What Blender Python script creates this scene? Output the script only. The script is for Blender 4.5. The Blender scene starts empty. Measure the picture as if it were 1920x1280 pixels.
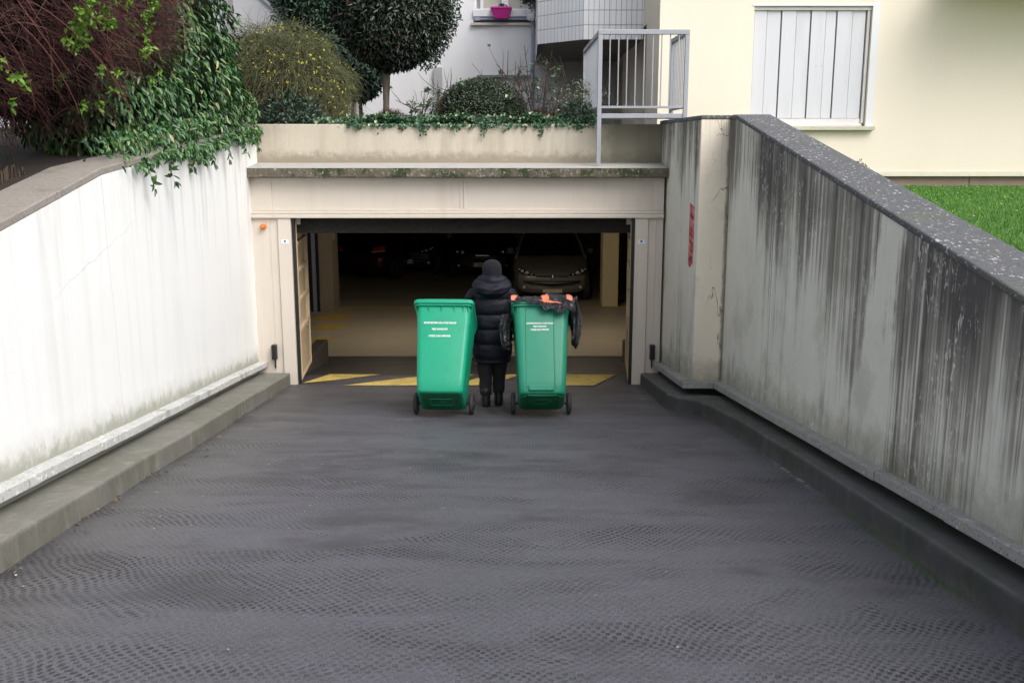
import bpy, bmesh, math, random
import numpy as np
from mathutils import Vector, Matrix, noise as mnoise
R = math.radians
PI = math.pi
scene = bpy.context.scene
col = scene.collection
rng = np.random.default_rng(7)
random.seed(7)

# ------------------------------------------------------------------ camera, sky, sun, exposure
cam_d = bpy.data.cameras.new('camera'); cam = bpy.data.objects.new('camera', cam_d); col.objects.link(cam)
cam_d.sensor_width = 36.0; cam_d.lens = 34.86; cam_d.clip_end = 500; cam_d.clip_start = 0.05
CAMZ = 1.45; PITCH = R(11.405)
cam.location = (0, 0, CAMZ); cam.rotation_euler = (PI/2 - PITCH, 0, 0)
scene.camera = cam

SUN_EL, SUN_AZ = 47.0, 136.0            # azimuth measured clockwise from +Y: behind and to the right of the camera
w = bpy.data.worlds.new('World'); scene.world = w; w.use_nodes = True
nt = w.node_tree; nt.nodes.clear()
wo = nt.nodes.new('ShaderNodeOutputWorld'); bg = nt.nodes.new('ShaderNodeBackground')
sky = nt.nodes.new('ShaderNodeTexSky'); sky.sky_type = 'NISHITA'; sky.sun_disc = False
sky.sun_elevation = R(SUN_EL); sky.sun_rotation = R(SUN_AZ)
sky.air_density = 1.0; sky.dust_density = 4.0; sky.ozone_density = 1.0
hs = nt.nodes.new('ShaderNodeHueSaturation'); hs.inputs['Saturation'].default_value = 0.36
nt.links.new(sky.outputs[0], hs.inputs['Color']); nt.links.new(hs.outputs[0], bg.inputs[0])
bg.inputs[1].default_value = 0.15
nt.links.new(bg.outputs[0], wo.inputs[0])

sd = bpy.data.lights.new('sun', 'SUN'); so = bpy.data.objects.new('sun', sd); col.objects.link(so)
sd.energy = 0.95; sd.angle = R(50); sd.color = (1.0, 0.97, 0.93)
az, el = R(SUN_AZ), R(SUN_EL)
tosun = Vector((math.sin(az)*math.cos(el), math.cos(az)*math.cos(el), math.sin(el)))
so.rotation_euler = tosun.to_track_quat('Z', 'Y').to_euler()
so.location = tosun*40

scene.view_settings.view_transform = 'Standard'; scene.view_settings.look = 'None'
scene.view_settings.exposure = 0.76; scene.view_settings.gamma = 1.0; scene.view_settings.use_curve_mapping = False
scene.render.engine = 'CYCLES'
scene.cycles.max_bounces = 8; scene.cycles.diffuse_bounces = 6; scene.cycles.glossy_bounces = 3
scene.render.resolution_x = 1024; scene.render.resolution_y = 682

G = 0.1251                               # fall of the drive per metre, z = -G*Y
FL = -1.965                              # garage floor

# ------------------------------------------------------------------ mesh helpers
class MB:
    def __init__(s): s.v = []; s.f = []; s.m = []
    def add(s, vs, fs, mi=0):
        o = len(s.v); s.v += [tuple(p) for p in vs]; s.f += [tuple(i+o for i in q) for q in fs]; s.m += [mi]*len(fs); return s
    def quad(s, a, b, c, d, mi=0): return s.add([a, b, c, d], [(0, 1, 2, 3)], mi)
    def hexa(s, p, mi=0):                 # p: 4 bottom (ccw) + 4 top
        return s.add(p, [(3, 2, 1, 0), (4, 5, 6, 7), (0, 1, 5, 4), (1, 2, 6, 5), (2, 3, 7, 6), (3, 0, 4, 7)], mi)
    def box(s, x0, x1, y0, y1, z0, z1, mi=0):
        return s.hexa([(x0, y0, z0), (x1, y0, z0), (x1, y1, z0), (x0, y1, z0), (x0, y0, z1), (x1, y0, z1), (x1, y1, z1), (x0, y1, z1)], mi)
    def loft(s, secs, cap=True, mi=0, close=True):
        n = len(secs[0]); vs = [p for q in secs for p in q]; fs = []
        for i in range(len(secs)-1):
            for j in range(n if close else n-1):
                k = (j+1) % n
                fs.append((i*n+j, i*n+k, (i+1)*n+k, (i+1)*n+j))
        if cap and close:
            fs.append(tuple(range(n-1, -1, -1))); fs.append(tuple(range((len(secs)-1)*n, len(secs)*n)))
        return s.add(vs, fs, mi)
    def tube(s, pts, rad, n=8, mi=0):
        pts = [Vector(p) for p in pts]
        if not hasattr(rad, '__len__'): rad = [rad]*len(pts)
        secs = []; up = Vector((0.13, 0.21, 0.97))
        for i, p in enumerate(pts):
            t = (pts[min(i+1, len(pts)-1)] - pts[max(i-1, 0)]).normalized()
            if abs(t.dot(up)) > .95: up = Vector((1, 0.1, 0.05))
            a = t.cross(up).normalized(); b = t.cross(a)
            secs.append([p + (a*math.cos(2*PI*k/n) + b*math.sin(2*PI*k/n))*rad[i] for k in range(n)])
        return s.loft(secs, mi=mi)
    def lathe(s, c, axis, prof, n=24, mi=0):        # prof: (r, t) along axis
        ax = Vector(axis).normalized(); up = Vector((0, 0, 1)) if abs(ax.z) < .9 else Vector((1, 0, 0))
        a = ax.cross(up).normalized(); b = ax.cross(a); c = Vector(c)
        return s.loft([[c + ax*t + (a*math.cos(2*PI*k/n) + b*math.sin(2*PI*k/n))*r for k in range(n)] for r, t in prof], mi=mi)
    def prism(s, poly, axis, t0, t1, mi=0):         # poly in the two other axes
        def P(u, v, t): return {'x': (t, u, v), 'y': (u, t, v), 'z': (u, v, t)}[axis]
        return s.loft([[P(u, v, t0) for u, v in poly], [P(u, v, t1) for u, v in poly]], mi=mi)
    def build(s, name, mat, parent=None, smooth=False, bevel=0, seg=2, subsurf=0):
        me = bpy.data.meshes.new(name); me.from_pydata(s.v, [], s.f); me.update()
        bm = bmesh.new(); bm.from_mesh(me); bmesh.ops.recalc_face_normals(bm, faces=bm.faces)
        bm.to_mesh(me); bm.free()
        mats = mat if isinstance(mat, (list, tuple)) else [mat]
        for q in mats: me.materials.append(q)
        if len(mats) > 1: me.polygons.foreach_set('material_index', s.m)
        if smooth: me.polygons.foreach_set('use_smooth', [True]*len(me.polygons))
        o = bpy.data.objects.new(name, me); col.objects.link(o)
        if parent: o.parent = parent
        if bevel:
            b = o.modifiers.new('bevel', 'BEVEL'); b.width = bevel; b.segments = seg; b.limit_method = 'ANGLE'; b.angle_limit = R(35)
        if subsurf:
            q = o.modifiers.new('sub', 'SUBSURF'); q.levels = subsurf; q.render_levels = subsurf
        return o

def tag(o, label=None, cat=None, group=None, kind=None):
    if label: o['label'] = label
    if cat: o['category'] = cat
    if group: o['group'] = group
    if kind: o['kind'] = kind
    return o
def empty(name, loc=(0, 0, 0), label=None, cat=None, group=None, rot=(0, 0, 0)):
    o = bpy.data.objects.new(name, None); col.objects.link(o); o.location = loc; o.rotation_euler = rot
    o.empty_display_size = .1
    return tag(o, label, cat, group)
def rrect(cx, cy, hw, hd, r, z, n=4):
    pts = []
    for sx, sy, a0 in ((1, 1, 0), (-1, 1, 90), (-1, -1, 180), (1, -1, 270)):
        for k in range(n+1):
            a = R(a0 + 90*k/n); pts.append((cx + sx*(hw-r) + r*math.cos(a), cy + sy*(hd-r) + r*math.sin(a), z))
    return pts
def text_mesh(name, body, size, mat, parent, loc, rot, depth=.0012, align='CENTER', sx=1.0):
    c = bpy.data.curves.new(name, 'FONT'); c.body = body; c.size = size; c.extrude = depth; c.align_x = align; c.align_y = 'CENTER'
    c.resolution_u = 2; c.offset = size*.022
    t = bpy.data.objects.new(name, c); col.objects.link(t)
    me = bpy.data.meshes.new_from_object(t.evaluated_get(bpy.context.evaluated_depsgraph_get()))
    bpy.data.objects.remove(t); me.materials.clear(); me.materials.append(mat)
    o = bpy.data.objects.new(name, me); col.objects.link(o); o.parent = parent; o.location = loc; o.rotation_euler = rot; o.scale = (sx, 1, 1)
    return o

# ------------------------------------------------------------------ material helpers
class NT:
    def __init__(s, name):
        s.mat = bpy.data.materials.new(name); s.mat.use_nodes = True; s.t = s.mat.node_tree
        s.b = s.t.nodes['Principled BSDF']; s._pos = None
    def new(s, ty, **k):
        n = s.t.nodes.new(ty)
        for a, b in k.items(): setattr(n, a, b)
        return n
    def put(s, inp, v):
        if isinstance(v, bpy.types.NodeSocket): s.t.links.new(v, inp)
        elif v is not None:
            if inp.type == 'RGBA' and len(v) == 3: v = (*v, 1)
            inp.default_value = v
    def pos(s, obj=False):
        if obj: return s.new('ShaderNodeTexCoord').outputs['Object']
        if s._pos is None: s._pos = s.new('ShaderNodeNewGeometry').outputs['Position']
        return s._pos
    def xyz(s, obj=False):
        n = s.new('ShaderNodeSeparateXYZ'); s.put(n.inputs[0], s.pos(obj)); return n.outputs
    def map(s, scale=(1, 1, 1), rot=(0, 0, 0), loc=(0, 0, 0), vec=None, obj=False):
        n = s.new('ShaderNodeMapping'); s.put(n.inputs['Vector'], vec if vec is not None else s.pos(obj))
        n.inputs['Scale'].default_value = scale; n.inputs['Rotation'].default_value = rot; n.inputs['Location'].default_value = loc
        return n.outputs[0]
    def noise(s, scale=5, detail=4, rough=.55, vec=None, dist=0, out=0, obj=False):
        n = s.new('ShaderNodeTexNoise'); s.put(n.inputs['Vector'], vec if vec is not None else s.pos(obj))
        n.inputs['Scale'].default_value = scale; n.inputs['Detail'].default_value = detail; n.inputs['Roughness'].default_value = rough
        n.inputs['Distortion'].default_value = dist
        return n.outputs[out]
    def voro(s, scale=5, vec=None, feature='F1', rand=1, obj=False):
        n = s.new('ShaderNodeTexVoronoi', feature=feature); s.put(n.inputs['Vector'], vec if vec is not None else s.pos(obj))
        n.inputs['Scale'].default_value = scale; n.inputs['Randomness'].default_value = rand
        return n.outputs['Distance']
    def m(s, op, a, b=None, c=None, clamp=False):
        n = s.new('ShaderNodeMath', operation=op, use_clamp=clamp); s.put(n.inputs[0], a)
        if b is not None: s.put(n.inputs[1], b)
        if c is not None: s.put(n.inputs[2], c)
        return n.outputs[0]
    def step(s, v, a, b, o0=0., o1=1.):
        n = s.new('ShaderNodeMapRange', interpolation_type='SMOOTHSTEP'); s.put(n.inputs[0], v)
        lo, hi = (a, b) if a < b else (b, a)
        n.inputs[1].default_value = lo; n.inputs[2].default_value = hi
        n.inputs[3].default_value = o0 if a < b else o1; n.inputs[4].default_value = o1 if a < b else o0
        return n.outputs[0]
    def ramp(s, v, stops):
        n = s.new('ShaderNodeValToRGB'); s.put(n.inputs[0], v); e = n.color_ramp.elements
        while len(e) < len(stops): e.new(.5)
        for q, (p, c) in zip(e, stops):
            q.position = p; q.color = (*c, 1) if hasattr(c, '__len__') else (c, c, c, 1)
        return n.outputs[0]
    def mix(s, f, a, b, mode='MIX'):
        n = s.new('ShaderNodeMix', data_type='RGBA', blend_type=mode); s.put(n.inputs[0], f); s.put(n.inputs[6], a); s.put(n.inputs[7], b)
        return n.outputs[2]
    def comb(s, x=0., y=0., z=0.):
        n = s.new('ShaderNodeCombineXYZ')
        for i, v in enumerate((x, y, z)): s.put(n.inputs[i], v)
        return n.outputs[0]
    def bump(s, h, dist=.01, strength=1., prev=None):
        n = s.new('ShaderNodeBump'); s.put(n.inputs['Height'], h); n.inputs['Distance'].default_value = dist; n.inputs['Strength'].default_value = strength
        if prev is not None: s.put(n.inputs['Normal'], prev)
        return n.outputs[0]
    def out(s, color=None, rough=None, normal=None, **k):
        s.put(s.b.inputs['Base Color'], color)
        if rough is not None: s.put(s.b.inputs['Roughness'], rough)
        if normal is not None: s.put(s.b.inputs['Normal'], normal)
        for a, b in k.items(): s.put(s.b.inputs[a.replace('_', ' ')], b)
        return s.mat

def simple(name, c, rough=.6, var=.12, scale=8, bump=.0, bscale=60, obj=True, spec=None, metal=0, **k):
    n = NT(name); q = n.noise(scale, 4, .6, obj=obj)
    cc = n.mix(q, tuple(x*(1-var) for x in c), tuple(min(1, x*(1+var)) for x in c))
    nor = n.bump(n.noise(bscale, 3, .6, obj=obj), bump) if bump else None
    r = n.m('MULTIPLY_ADD', n.noise(scale*2.3, 3, .6, obj=obj), .16, rough-.08)
    if spec is not None: k['Specular_IOR_Level'] = spec
    return n.out(cc, r, nor, Metallic=float(metal), **k)

def mat_leftwall():
    n = NT('white_render'); p = n.xyz()
    h = n.m('MULTIPLY_ADD', p[1], G, p[2])
    st = n.noise(1, 5, .6, vec=n.map((3, 7, .45)))
    st2 = n.noise(1, 4, .6, vec=n.map((3, 22, .8), loc=(3, 1, 2)))
    top = n.step(h, 1.2, 2.9)
    streak = n.m('MULTIPLY', n.step(st, .48, .72), n.m('MULTIPLY_ADD', top, .55, .12))
    fine = n.m('MULTIPLY', n.step(st2, .5, .8), n.m('MULTIPLY_ADD', top, .4, .08))
    c = n.mix(n.noise(1.2, 5, .6), (.88, .88, .87), (.82, .82, .805))
    c = n.mix(streak, c, (.45, .44, .40)); c = n.mix(fine, c, (.36, .36, .33))
    hn = n.m('MULTIPLY_ADD', n.noise(9, 6, .7), -.22, h)
    low = n.step(hn, .30, .18); c = n.mix(low, c, (.17, .17, .13))
    low2 = n.step(hn, .42, .2); c = n.mix(n.m('MULTIPLY', low2, .55), c, (.50, .50, .43))
    yj = n.m('ADD', p[1], n.m('MULTIPLY_ADD', n.noise(2.2, 4, .6), .05, n.m('MULTIPLY', p[2], .05)))
    j = n.m('ABSOLUTE', n.m('SUBTRACT', yj, 7.06)); jm = n.m('MULTIPLY', n.step(j, .008, .0), n.m('MULTIPLY_ADD', top, .6, .25))
    c = n.mix(jm, c, (.2, .2, .18))
    zj = n.m('ABSOLUTE', n.m('ADD', n.m('SUBTRACT', p[2], n.m('MULTIPLY', p[1], .21)), n.m('MULTIPLY_ADD', n.noise(3, 5, .7), .12, .69)))
    cm = n.m('MULTIPLY', n.step(zj, .005, 0.), n.m('MULTIPLY', n.step(p[1], 5.8, 6.4), n.step(p[1], 8.0, 7.0)))
    c = n.mix(n.m('MULTIPLY', cm, .4), c, (.35, .35, .32))
    wv = n.step(n.noise(1.1, 3, .5, vec=n.map((1, 1, .6), loc=(5, 3, 1))), .55, .75)
    c = n.mix(n.m('MULTIPLY', wv, .18), c, (.62, .62, .66))
    b = n.bump(n.noise(70, 4, .7), .004, .6, n.bump(n.noise(4, 3, .5), .02, .3))
    return n.out(c, .85, b)

def mat_rightwall(name, beige=False):
    n = NT(name); p = n.xyz(); h = n.m('MULTIPLY_ADD', p[1], G, p[2])
    X, Y, Z = p
    s1 = n.noise(1, 6, .62, vec=n.map((6, 5.5, .16)))
    s2 = n.noise(1, 5, .65, vec=n.map((20, 19, .35), loc=(4, 7, 1)))
    s3 = n.noise(1, 4, .6, vec=n.map((60, 55, .9), loc=(1, 2, 3)))
    big = n.noise(1, 4, .55, vec=n.map((1.1, .95, .7), loc=(2, 9, 4)))
    # darker toward the coping and toward the near end, lighter belly in the middle
    topd = n.m('SUBTRACT', n.m('MULTIPLY_ADD', Y, -.157 if not beige else 0., .18+1.52 if beige else 1.70+9.69*.157), Z)
    if not beige: topd = n.m('SUBTRACT', n.m('MULTIPLY_ADD', Y, .157, .18), Z)
    tfac = n.step(topd, 1.35, 0.)
    near = n.step(Y, 8.0, 4.2)
    dens = n.m('ADD', n.m('MULTIPLY', tfac, .24), n.m('MULTIPLY', near, .08))
    dens = n.m('ADD', dens, n.m('MULTIPLY', n.m('SUBTRACT', big, .5), .7))
    v = n.m('ADD', n.m('MULTIPLY', s1, .50), n.m('ADD', n.m('MULTIPLY', s2, .46), n.m('MULTIPLY', s3, .30)))
    v = n.m('ADD', v, dens)
    blot = n.step(n.m('ABSOLUTE', n.m('SUBTRACT', n.m('ADD', Y, n.m('MULTIPLY_ADD', n.noise(2.5, 4, .6), .5, n.m('MULTIPLY', Z, .12))), 6.02)), .33, .0)
    if not beige: v = n.m('SUBTRACT', v, n.m('MULTIPLY', blot, .30))
    f = n.step(v, .62, 1.04)
    if beige:
        base = n.mix(n.noise(2, 5, .6), (.84, .77, .64), (.70, .63, .51)); f = n.m('MULTIPLY', n.step(v, .78, 1.25), .75)
    else:
        base = n.mix(n.noise(3, 5, .6), (.80, .79, .72), (.62, .62, .56))
    mid = n.mix(n.noise(2, 3, .5), (.29, .275, .25), (.23, .23, .195))
    c = n.mix(n.step(f, 0, .55), base, mid)
    c = n.mix(n.step(f, .5, 1.), c, (.085, .08, .08))
    # green algae near the base and in soft clouds
    hn = n.m('MULTIPLY_ADD', n.noise(5, 5, .7), -.5, h)
    c = n.mix(n.m('MULTIPLY', n.step(hn, .35, -.02), .6), c, (.13, .135, .085))
    cl = n.step(n.noise(1.6, 5, .65, vec=n.map(loc=(8, 2, 5))), .52, .7)
    c = n.mix(n.m('MULTIPLY', cl, .28), c, (.22, .23, .16))
    # efflorescence threads
    q = n.noise(1, 3, .6, vec=n.map((7, 8, 1.5), loc=(2, 2, 7)), dist=.35)
    th = n.step(n.m('ABSOLUTE', n.m('SUBTRACT', q, .5)), .012, .002)
    q2 = n.noise(1, 3, .6, vec=n.map((13, 15, 4.0), loc=(7, 2, 3)), dist=.5)
    th = n.m('MAXIMUM', th, n.m('MULTIPLY', n.step(n.m('ABSOLUTE', n.m('SUBTRACT', q2, .5)), .012, .002), .7))
    thm = n.step(n.noise(1.7, 4, .65, vec=n.map(loc=(1, 6, 2))), .45, .55)
    brk = n.step(n.noise(14, 3, .6), .42, .6)
    if beige: thm = 0.
    else: c = n.mix(n.m('MULTIPLY', n.m('MULTIPLY', th, n.m('MULTIPLY', thm, brk)), 1.), c, (.70, .70, .66))
    if beige:
        cr = n.noise(1, 4, .6, vec=n.map((3.2, 3.2, 1.1), loc=(3.3, 2, 7)), dist=.6)
        ck = n.m('MULTIPLY', n.step(n.m('ABSOLUTE', n.m('SUBTRACT', cr, .5)), .0075, .001), n.step(X, 1.93, 2.06))
        c = n.mix(n.m('MULTIPLY', ck, .9), c, (.09, .08, .055))
        edge = n.m('MULTIPLY_ADD', n.noise(6, 4, .7), .05, X)
        c = n.mix(n.m('MULTIPLY', n.step(edge, 2.115, 2.15), .8), c, (.12, .11, .08))
    b = n.bump(n.noise(60, 5, .7), .006, .7, n.bump(n.noise(5, 3, .5), .02, .3))
    return n.out(c, .9, b)

def mat_coping(name, dark, light, fleck, flk=.62, fs=38):
    n = NT(name); c = n.mix(n.noise(7, 6, .7), dark, light)
    f = n.step(n.noise(fs, 4, .7, vec=n.map((1, .6, 1))), flk, flk+.07); c = n.mix(f, c, fleck)
    c = n.mix(n.m('MULTIPLY', n.step(n.noise(3, 4, .6), .55, .7), .4), c, (.10, .11, .06))
    c = n.mix(n.step(n.noise(55, 3, .6), .55, .72), c, tuple(x*.6 for x in dark))
    return n.out(c, .92, n.bump(n.noise(45, 5, .7), .008, .8))

def mat_kerb(name, a, b, moss, mossamt, line=0):
    n = NT(name); p = n.xyz(); h = n.m('MULTIPLY_ADD', p[1], G, p[2])
    c = n.mix(n.noise(3, 6, .65), a, b)
    c = n.mix(n.m('MULTIPLY', n.step(n.noise(1.3, 5, .7), .4, .62), mossamt), c, moss)
    st = n.step(n.noise(1, 4, .6, vec=n.map((14, 12, 2))), .5, .75)
    c = n.mix(n.m('MULTIPLY', st, .3), c, tuple(x*1.7 for x in b))
    hn = n.m('MULTIPLY_ADD', n.noise(8, 5, .7), .03, h)
    edge = n.m('MULTIPLY', n.step(hn, .150, .172), n.step(n.new('ShaderNodeNewGeometry').outputs['Pointiness'], .50, .56))
    c = n.mix(n.m('MULTIPLY', edge, .35), c, (.30, .30, .27))
    if line:
        lo = n.step(n.m('MULTIPLY_ADD', n.noise(3.5, 6, .8), .30, h), .215, .13); c = n.mix(n.m('MULTIPLY', lo, .6), c, (.11, .11, .095))
    c = n.mix(n.step(n.noise(90, 2, .6), .62, .75), c, tuple(x*.55 for x in a))
    return n.out(c, .9, n.bump(n.noise(70, 5, .7), .005, .8, n.bump(n.noise(6, 3, .5), .03, .4)))

def mat_road():
    n = NT('studded_asphalt'); p = n.xyz()
    wob = n.noise(1.4, 3, .55, out=1); wsep = n.new('ShaderNodeSeparateXYZ'); n.put(wsep.inputs[0], wob)
    wob2 = n.noise(4.5, 2, .5, out=1); w2 = n.new('ShaderNodeSeparateXYZ'); n.put(w2.inputs[0], wob2)
    x = n.m('ADD', p[0], n.m('ADD', n.m('MULTIPLY', wsep.outputs[0], .20), n.m('MULTIPLY', w2.outputs[0], .03)))
    y = n.m('ADD', p[1], n.m('ADD', n.m('MULTIPLY', wsep.outputs[1], .27), n.m('MULTIPLY', w2.outputs[1], .03)))
    sx = n.m('SINE', n.m('MULTIPLY', x, 2*PI/.043)); sy = n.m('SINE', n.m('MULTIPLY', y, 2*PI/.058))
    stud = n.m('MULTIPLY', sx, sy)
    jit = n.m('MULTIPLY_ADD', n.noise(26, 3, .7), 1.1, -.55)
    hole = n.step(n.m('ADD', stud, jit), .12, .45)
    patch = n.noise(1, 4, .62, vec=n.map((.75, 2.1, 1), loc=(3.1, 1.7, 0)), dist=.6)
    patch = n.step(patch, .42, .60)
    patch2 = n.step(n.noise(1, 3, .6, vec=n.map((2.5, 5.5, 1))), .3, .7)
    pm = n.m('MULTIPLY', n.m('MULTIPLY_ADD', patch, .80, .20), n.m('MULTIPLY_ADD', patch2, .65, .35))
    hm = n.m('MULTIPLY', hole, pm)
    c = n.mix(n.noise(1.3, 5, .6), (.086, .085, .102), (.122, .121, .145))
    # brown-green tint along the left and fine warm tint on the right
    lt = n.step(n.m('ADD', p[0], n.m('MULTIPLY', n.noise(2, 4, .6), .9)), -.9, -2.0)
    c = n.mix(n.m('MULTIPLY', lt, .5), c, (.095, .09, .07))
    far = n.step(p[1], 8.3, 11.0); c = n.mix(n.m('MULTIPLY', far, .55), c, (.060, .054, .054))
    c = n.mix(n.step(n.noise(140, 2, .7), .48, .68), c, (.035, .034, .037)); c = n.mix(n.m('MULTIPLY', n.step(n.noise(110, 2, .7, vec=n.map(loc=(7, 7, 7))), .60, .70), .5), c, (.24, .24, .26))
    c = n.mix(n.m('MULTIPLY', hm, .96), c, (.012, .012, .015))
    c = n.mix(n.m('MULTIPLY', n.step(n.noise(.9, 5, .65, vec=n.map((1, 1.8, 1), loc=(4, 4, 0))), .50, .66), .62), c, (.040, .038, .042))
    fl = n.step(n.voro(55), .085, .05); fl = n.m('MULTIPLY', fl, n.step(n.noise(9, 2, .5), .55, .62))
    c = n.mix(n.m('MULTIPLY', fl, .8), c, (.48, .47, .44))
    # green moss and pale scum along the right kerb
    rx = n.m('ADD', p[0], n.m('MULTIPLY', n.noise(7, 4, .7), .10))
    gm = n.m('MULTIPLY', n.step(rx, 1.96, 2.02), n.m('MULTIPLY', n.step(p[1], 3.6, 4.3), n.step(p[1], 6.1, 5.5)))
    c = n.mix(n.m('MULTIPLY', gm, .7), c, (.05, .09, .025))
    sc = n.m('MULTIPLY', n.step(rx, 1.965, 2.01), n.m('MULTIPLY', n.step(p[1], 5.8, 6.3), n.step(p[1], 7.6, 7.0)))
    c = n.mix(n.m('MULTIPLY', n.m('MULTIPLY', sc, n.step(n.noise(18, 3, .6), .48, .55)), .8), c, (.34, .35, .38))
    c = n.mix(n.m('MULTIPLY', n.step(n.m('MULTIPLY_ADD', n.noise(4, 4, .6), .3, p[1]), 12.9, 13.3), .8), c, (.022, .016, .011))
    hgt = n.m('ADD', n.m('MULTIPLY', hm, -1.), n.m('MULTIPLY', n.noise(140, 3, .7), .25))
    b = n.bump(hgt, .011, 1., n.bump(n.noise(1.2, 3, .5, vec=n.map((.7, 2, 1))), .06, .7))
    ro = n.m('MULTIPLY_ADD', n.noise(2.2, 5, .6), .22, n.m('MULTIPLY_ADD', hm, .25, .40))
    return n.out(c, ro, b, Specular_IOR_Level=.45)

def leafmat(name, stops, rough=.45, trans=.12, spec=.5):
    n = NT(name); rnd = n.new('ShaderNodeNewGeometry').outputs['Random Per Island']
    c = n.ramp(rnd, stops)
    n.b.inputs['Specular IOR Level'].default_value = spec
    n.out(c, rough)
    if trans:
        tr = n.new('ShaderNodeBsdfTranslucent'); n.put(tr.inputs[0], c); mx = n.new('ShaderNodeMixShader'); mx.inputs[0].default_value = trans
        n.t.links.new(n.b.outputs[0], mx.inputs[1]); n.t.links.new(tr.outputs[0], mx.inputs[2])
        n.t.links.new(mx.outputs[0], n.t.nodes['Material Output'].inputs[0])
    return n.mat

M = {}
M['leftwall'] = mat_leftwall(); M['rightwall'] = mat_rightwall('streaked_concrete'); M['pier'] = mat_rightwall('beige_render', True)
M['coping_d'] = mat_coping('lichen_coping', (.065, .067, .073), (.13, .132, .138), (.48, .49, .48), .58)
M['coping_l'] = mat_coping('tan_coping', (.24, .215, .19), (.34, .31, .28), (.42, .39, .35), .72)
M['ledge_l'] = mat_coping('pale_ledge', (.42, .42, .41), (.62, .62, .60), (.78, .78, .76), .58, 20)
M['ledge_r'] = mat_coping('grey_ledge', (.20, .20, .195), (.42, .42, .41), (.52, .53, .52), .6, 24)
M['kerb_l'] = mat_kerb('kerb_concrete', (.115, .11, .093), (.215, .205, .18), (.09, .09, .06), .5)
M['kerb_r'] = mat_kerb('mossy_kerb', (.034, .036, .040), (.085, .087, .092), (.025, .037, .016), .5, 1)
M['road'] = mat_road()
M['black'] = simple('black_plastic', (.012, .012, .013), .45)
M['rubber'] = simple('rubber', (.02, .02, .022), .75)
M['gap_shade'] = simple('recess_shade', (.02, .02, .018), .95)

# ------------------------------------------------------------------ drive, kerbs, ground
def rz(y, h=0.): return -G*y + h
mb = MB(); nx, ny = 40, 130
xs = np.linspace(-3.3, 2.6, nx); ys = np.linspace(-1.2, 15.7, ny)
vs = []
for yv in ys:
    for xv in xs:
        u = .006*mnoise.noise(Vector((xv*.9, yv*1.8, 0))) + .003*mnoise.noise(Vector((xv*2.3, yv*4.5, 3)))
        vs.append((xv, yv, rz(yv, u if -1 < yv < 15.5 else 0)))
mb.add(vs, [(j*nx+i, j*nx+i+1, (j+1)*nx+i+1, (j+1)*nx+i) for j in range(ny-1) for i in range(nx-1)])
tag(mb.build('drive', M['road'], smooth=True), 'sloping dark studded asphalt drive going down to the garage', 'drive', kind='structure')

def lwx(y): return -2.757 - .0518*(y-5.08)
def strip(outer, inner, h0, h1, name, mat, bev=.02, **k):
    """kerb or ledge that follows the fall of the drive; outer/inner: matching plan points"""
    mb = MB(); secs = [[(a[0], a[1], rz(a[1], h0)), (b[0], b[1], rz(b[1], h0)), (b[0], b[1], rz(b[1], h1)), (a[0], a[1], rz(a[1], h1))] for a, b in zip(outer, inner)]
    mb.loft(secs); return mb.build(name, mat, bevel=bev, seg=3, **k)
def dens(path, step=.35):
    out = []
    for (a, b) in zip(path[:-1], path[1:]):
        n = max(1, int(math.dist(a, b)/step))
        for k in range(n): out.append((a[0]+(b[0]-a[0])*k/n, a[1]+(b[1]-a[1])*k/n))
    out.append(path[-1]); return out
kl_in = dens([(-2.34, -1.2), (-2.42, 4.5), (-2.50, 6.3), (-2.545, 7.8), (-2.64, 9.8), (-2.72, 11.86)])
kl_in = [(x + .008*mnoise.noise(Vector((y*2, 0, 0))), y) for x, y in kl_in]
k = strip(kl_in, [(lwx(y)-.02, y) for x, y in kl_in], -.2, .15, 'kerb', M['kerb_l'], .022)
tag(k, 'grey concrete kerb below the white wall', 'kerb', kind='structure')
kr = dens([(1.575, 11.86), (1.595, 9.80), (1.64, 9.58), (1.78, 9.40), (1.86, 8.95), (1.93, 8.0), (1.972, 6.45), (1.99, 3.6), (2.0, -1.2)])
kr = [(x + .008*mnoise.noise(Vector((y*2, 5, 0))), y) for x, y in kr]
k = strip(kr, [(1.96 if y > 9.75 else 2.26, y) for x, y in kr], -.2, .15, 'kerb', M['kerb_r'], .024)
tag(k, 'dark mossy concrete kerb below the streaked wall', 'kerb', kind='structure')

M['lawn'] = (lambda n: n.out(n.mix(n.noise(6, 6, .7), (.04, .11, .014), (.08, .20, .03)), .8, n.bump(n.noise(120, 3, .7), .02)))(NT('lawn_green'))
M['soil'] = simple('soil', (.05, .038, .028), .95, .3, 6, .02, 40, obj=False)
M['street'] = simple('street_asphalt', (.06, .06, .062), .9, .2, 3, .004, 120, obj=False)
# lawn right of the ramp
mb = MB(); lw = []
ly = [-1.2, 2, 4, 6, 8, 10, 12, 14.3]
lz = [.0, .28, .48, .62, .70, .76, .80, .83]
for yy, zz in zip(ly, lz): lw.append([(2.44, yy, zz), (60, yy, zz)])
mb.loft([list(a) for a in lw], cap=False, close=False)
tag(mb.build('lawn', M['lawn']), 'bright green lawn rising behind the right wall', 'lawn', kind='structure')
mb = MB()
for a in (0,):
    mb.loft([[(-60, -1.2, 0), (-3.05, -1.2, 0)], [(-60, 7, 1.2), (-3.15, 7, 1.2)], [(-60, 12.7, 1.6), (-3.4, 12.7, 1.6)], [(-60, 26, 1.8), (-3.4, 26, 1.8)]], cap=False, close=False)
    mb.loft([[(-3.4, 12.5, 1.6), (2.05, 12.5, 1.6)], [(-3.4, 26, 1.8), (2.05, 26, 1.8)]], cap=False, close=False)
tag(mb.build('garden_ground', M['soil']), 'dark garden soil behind the parapet', 'ground', kind='structure')
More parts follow.
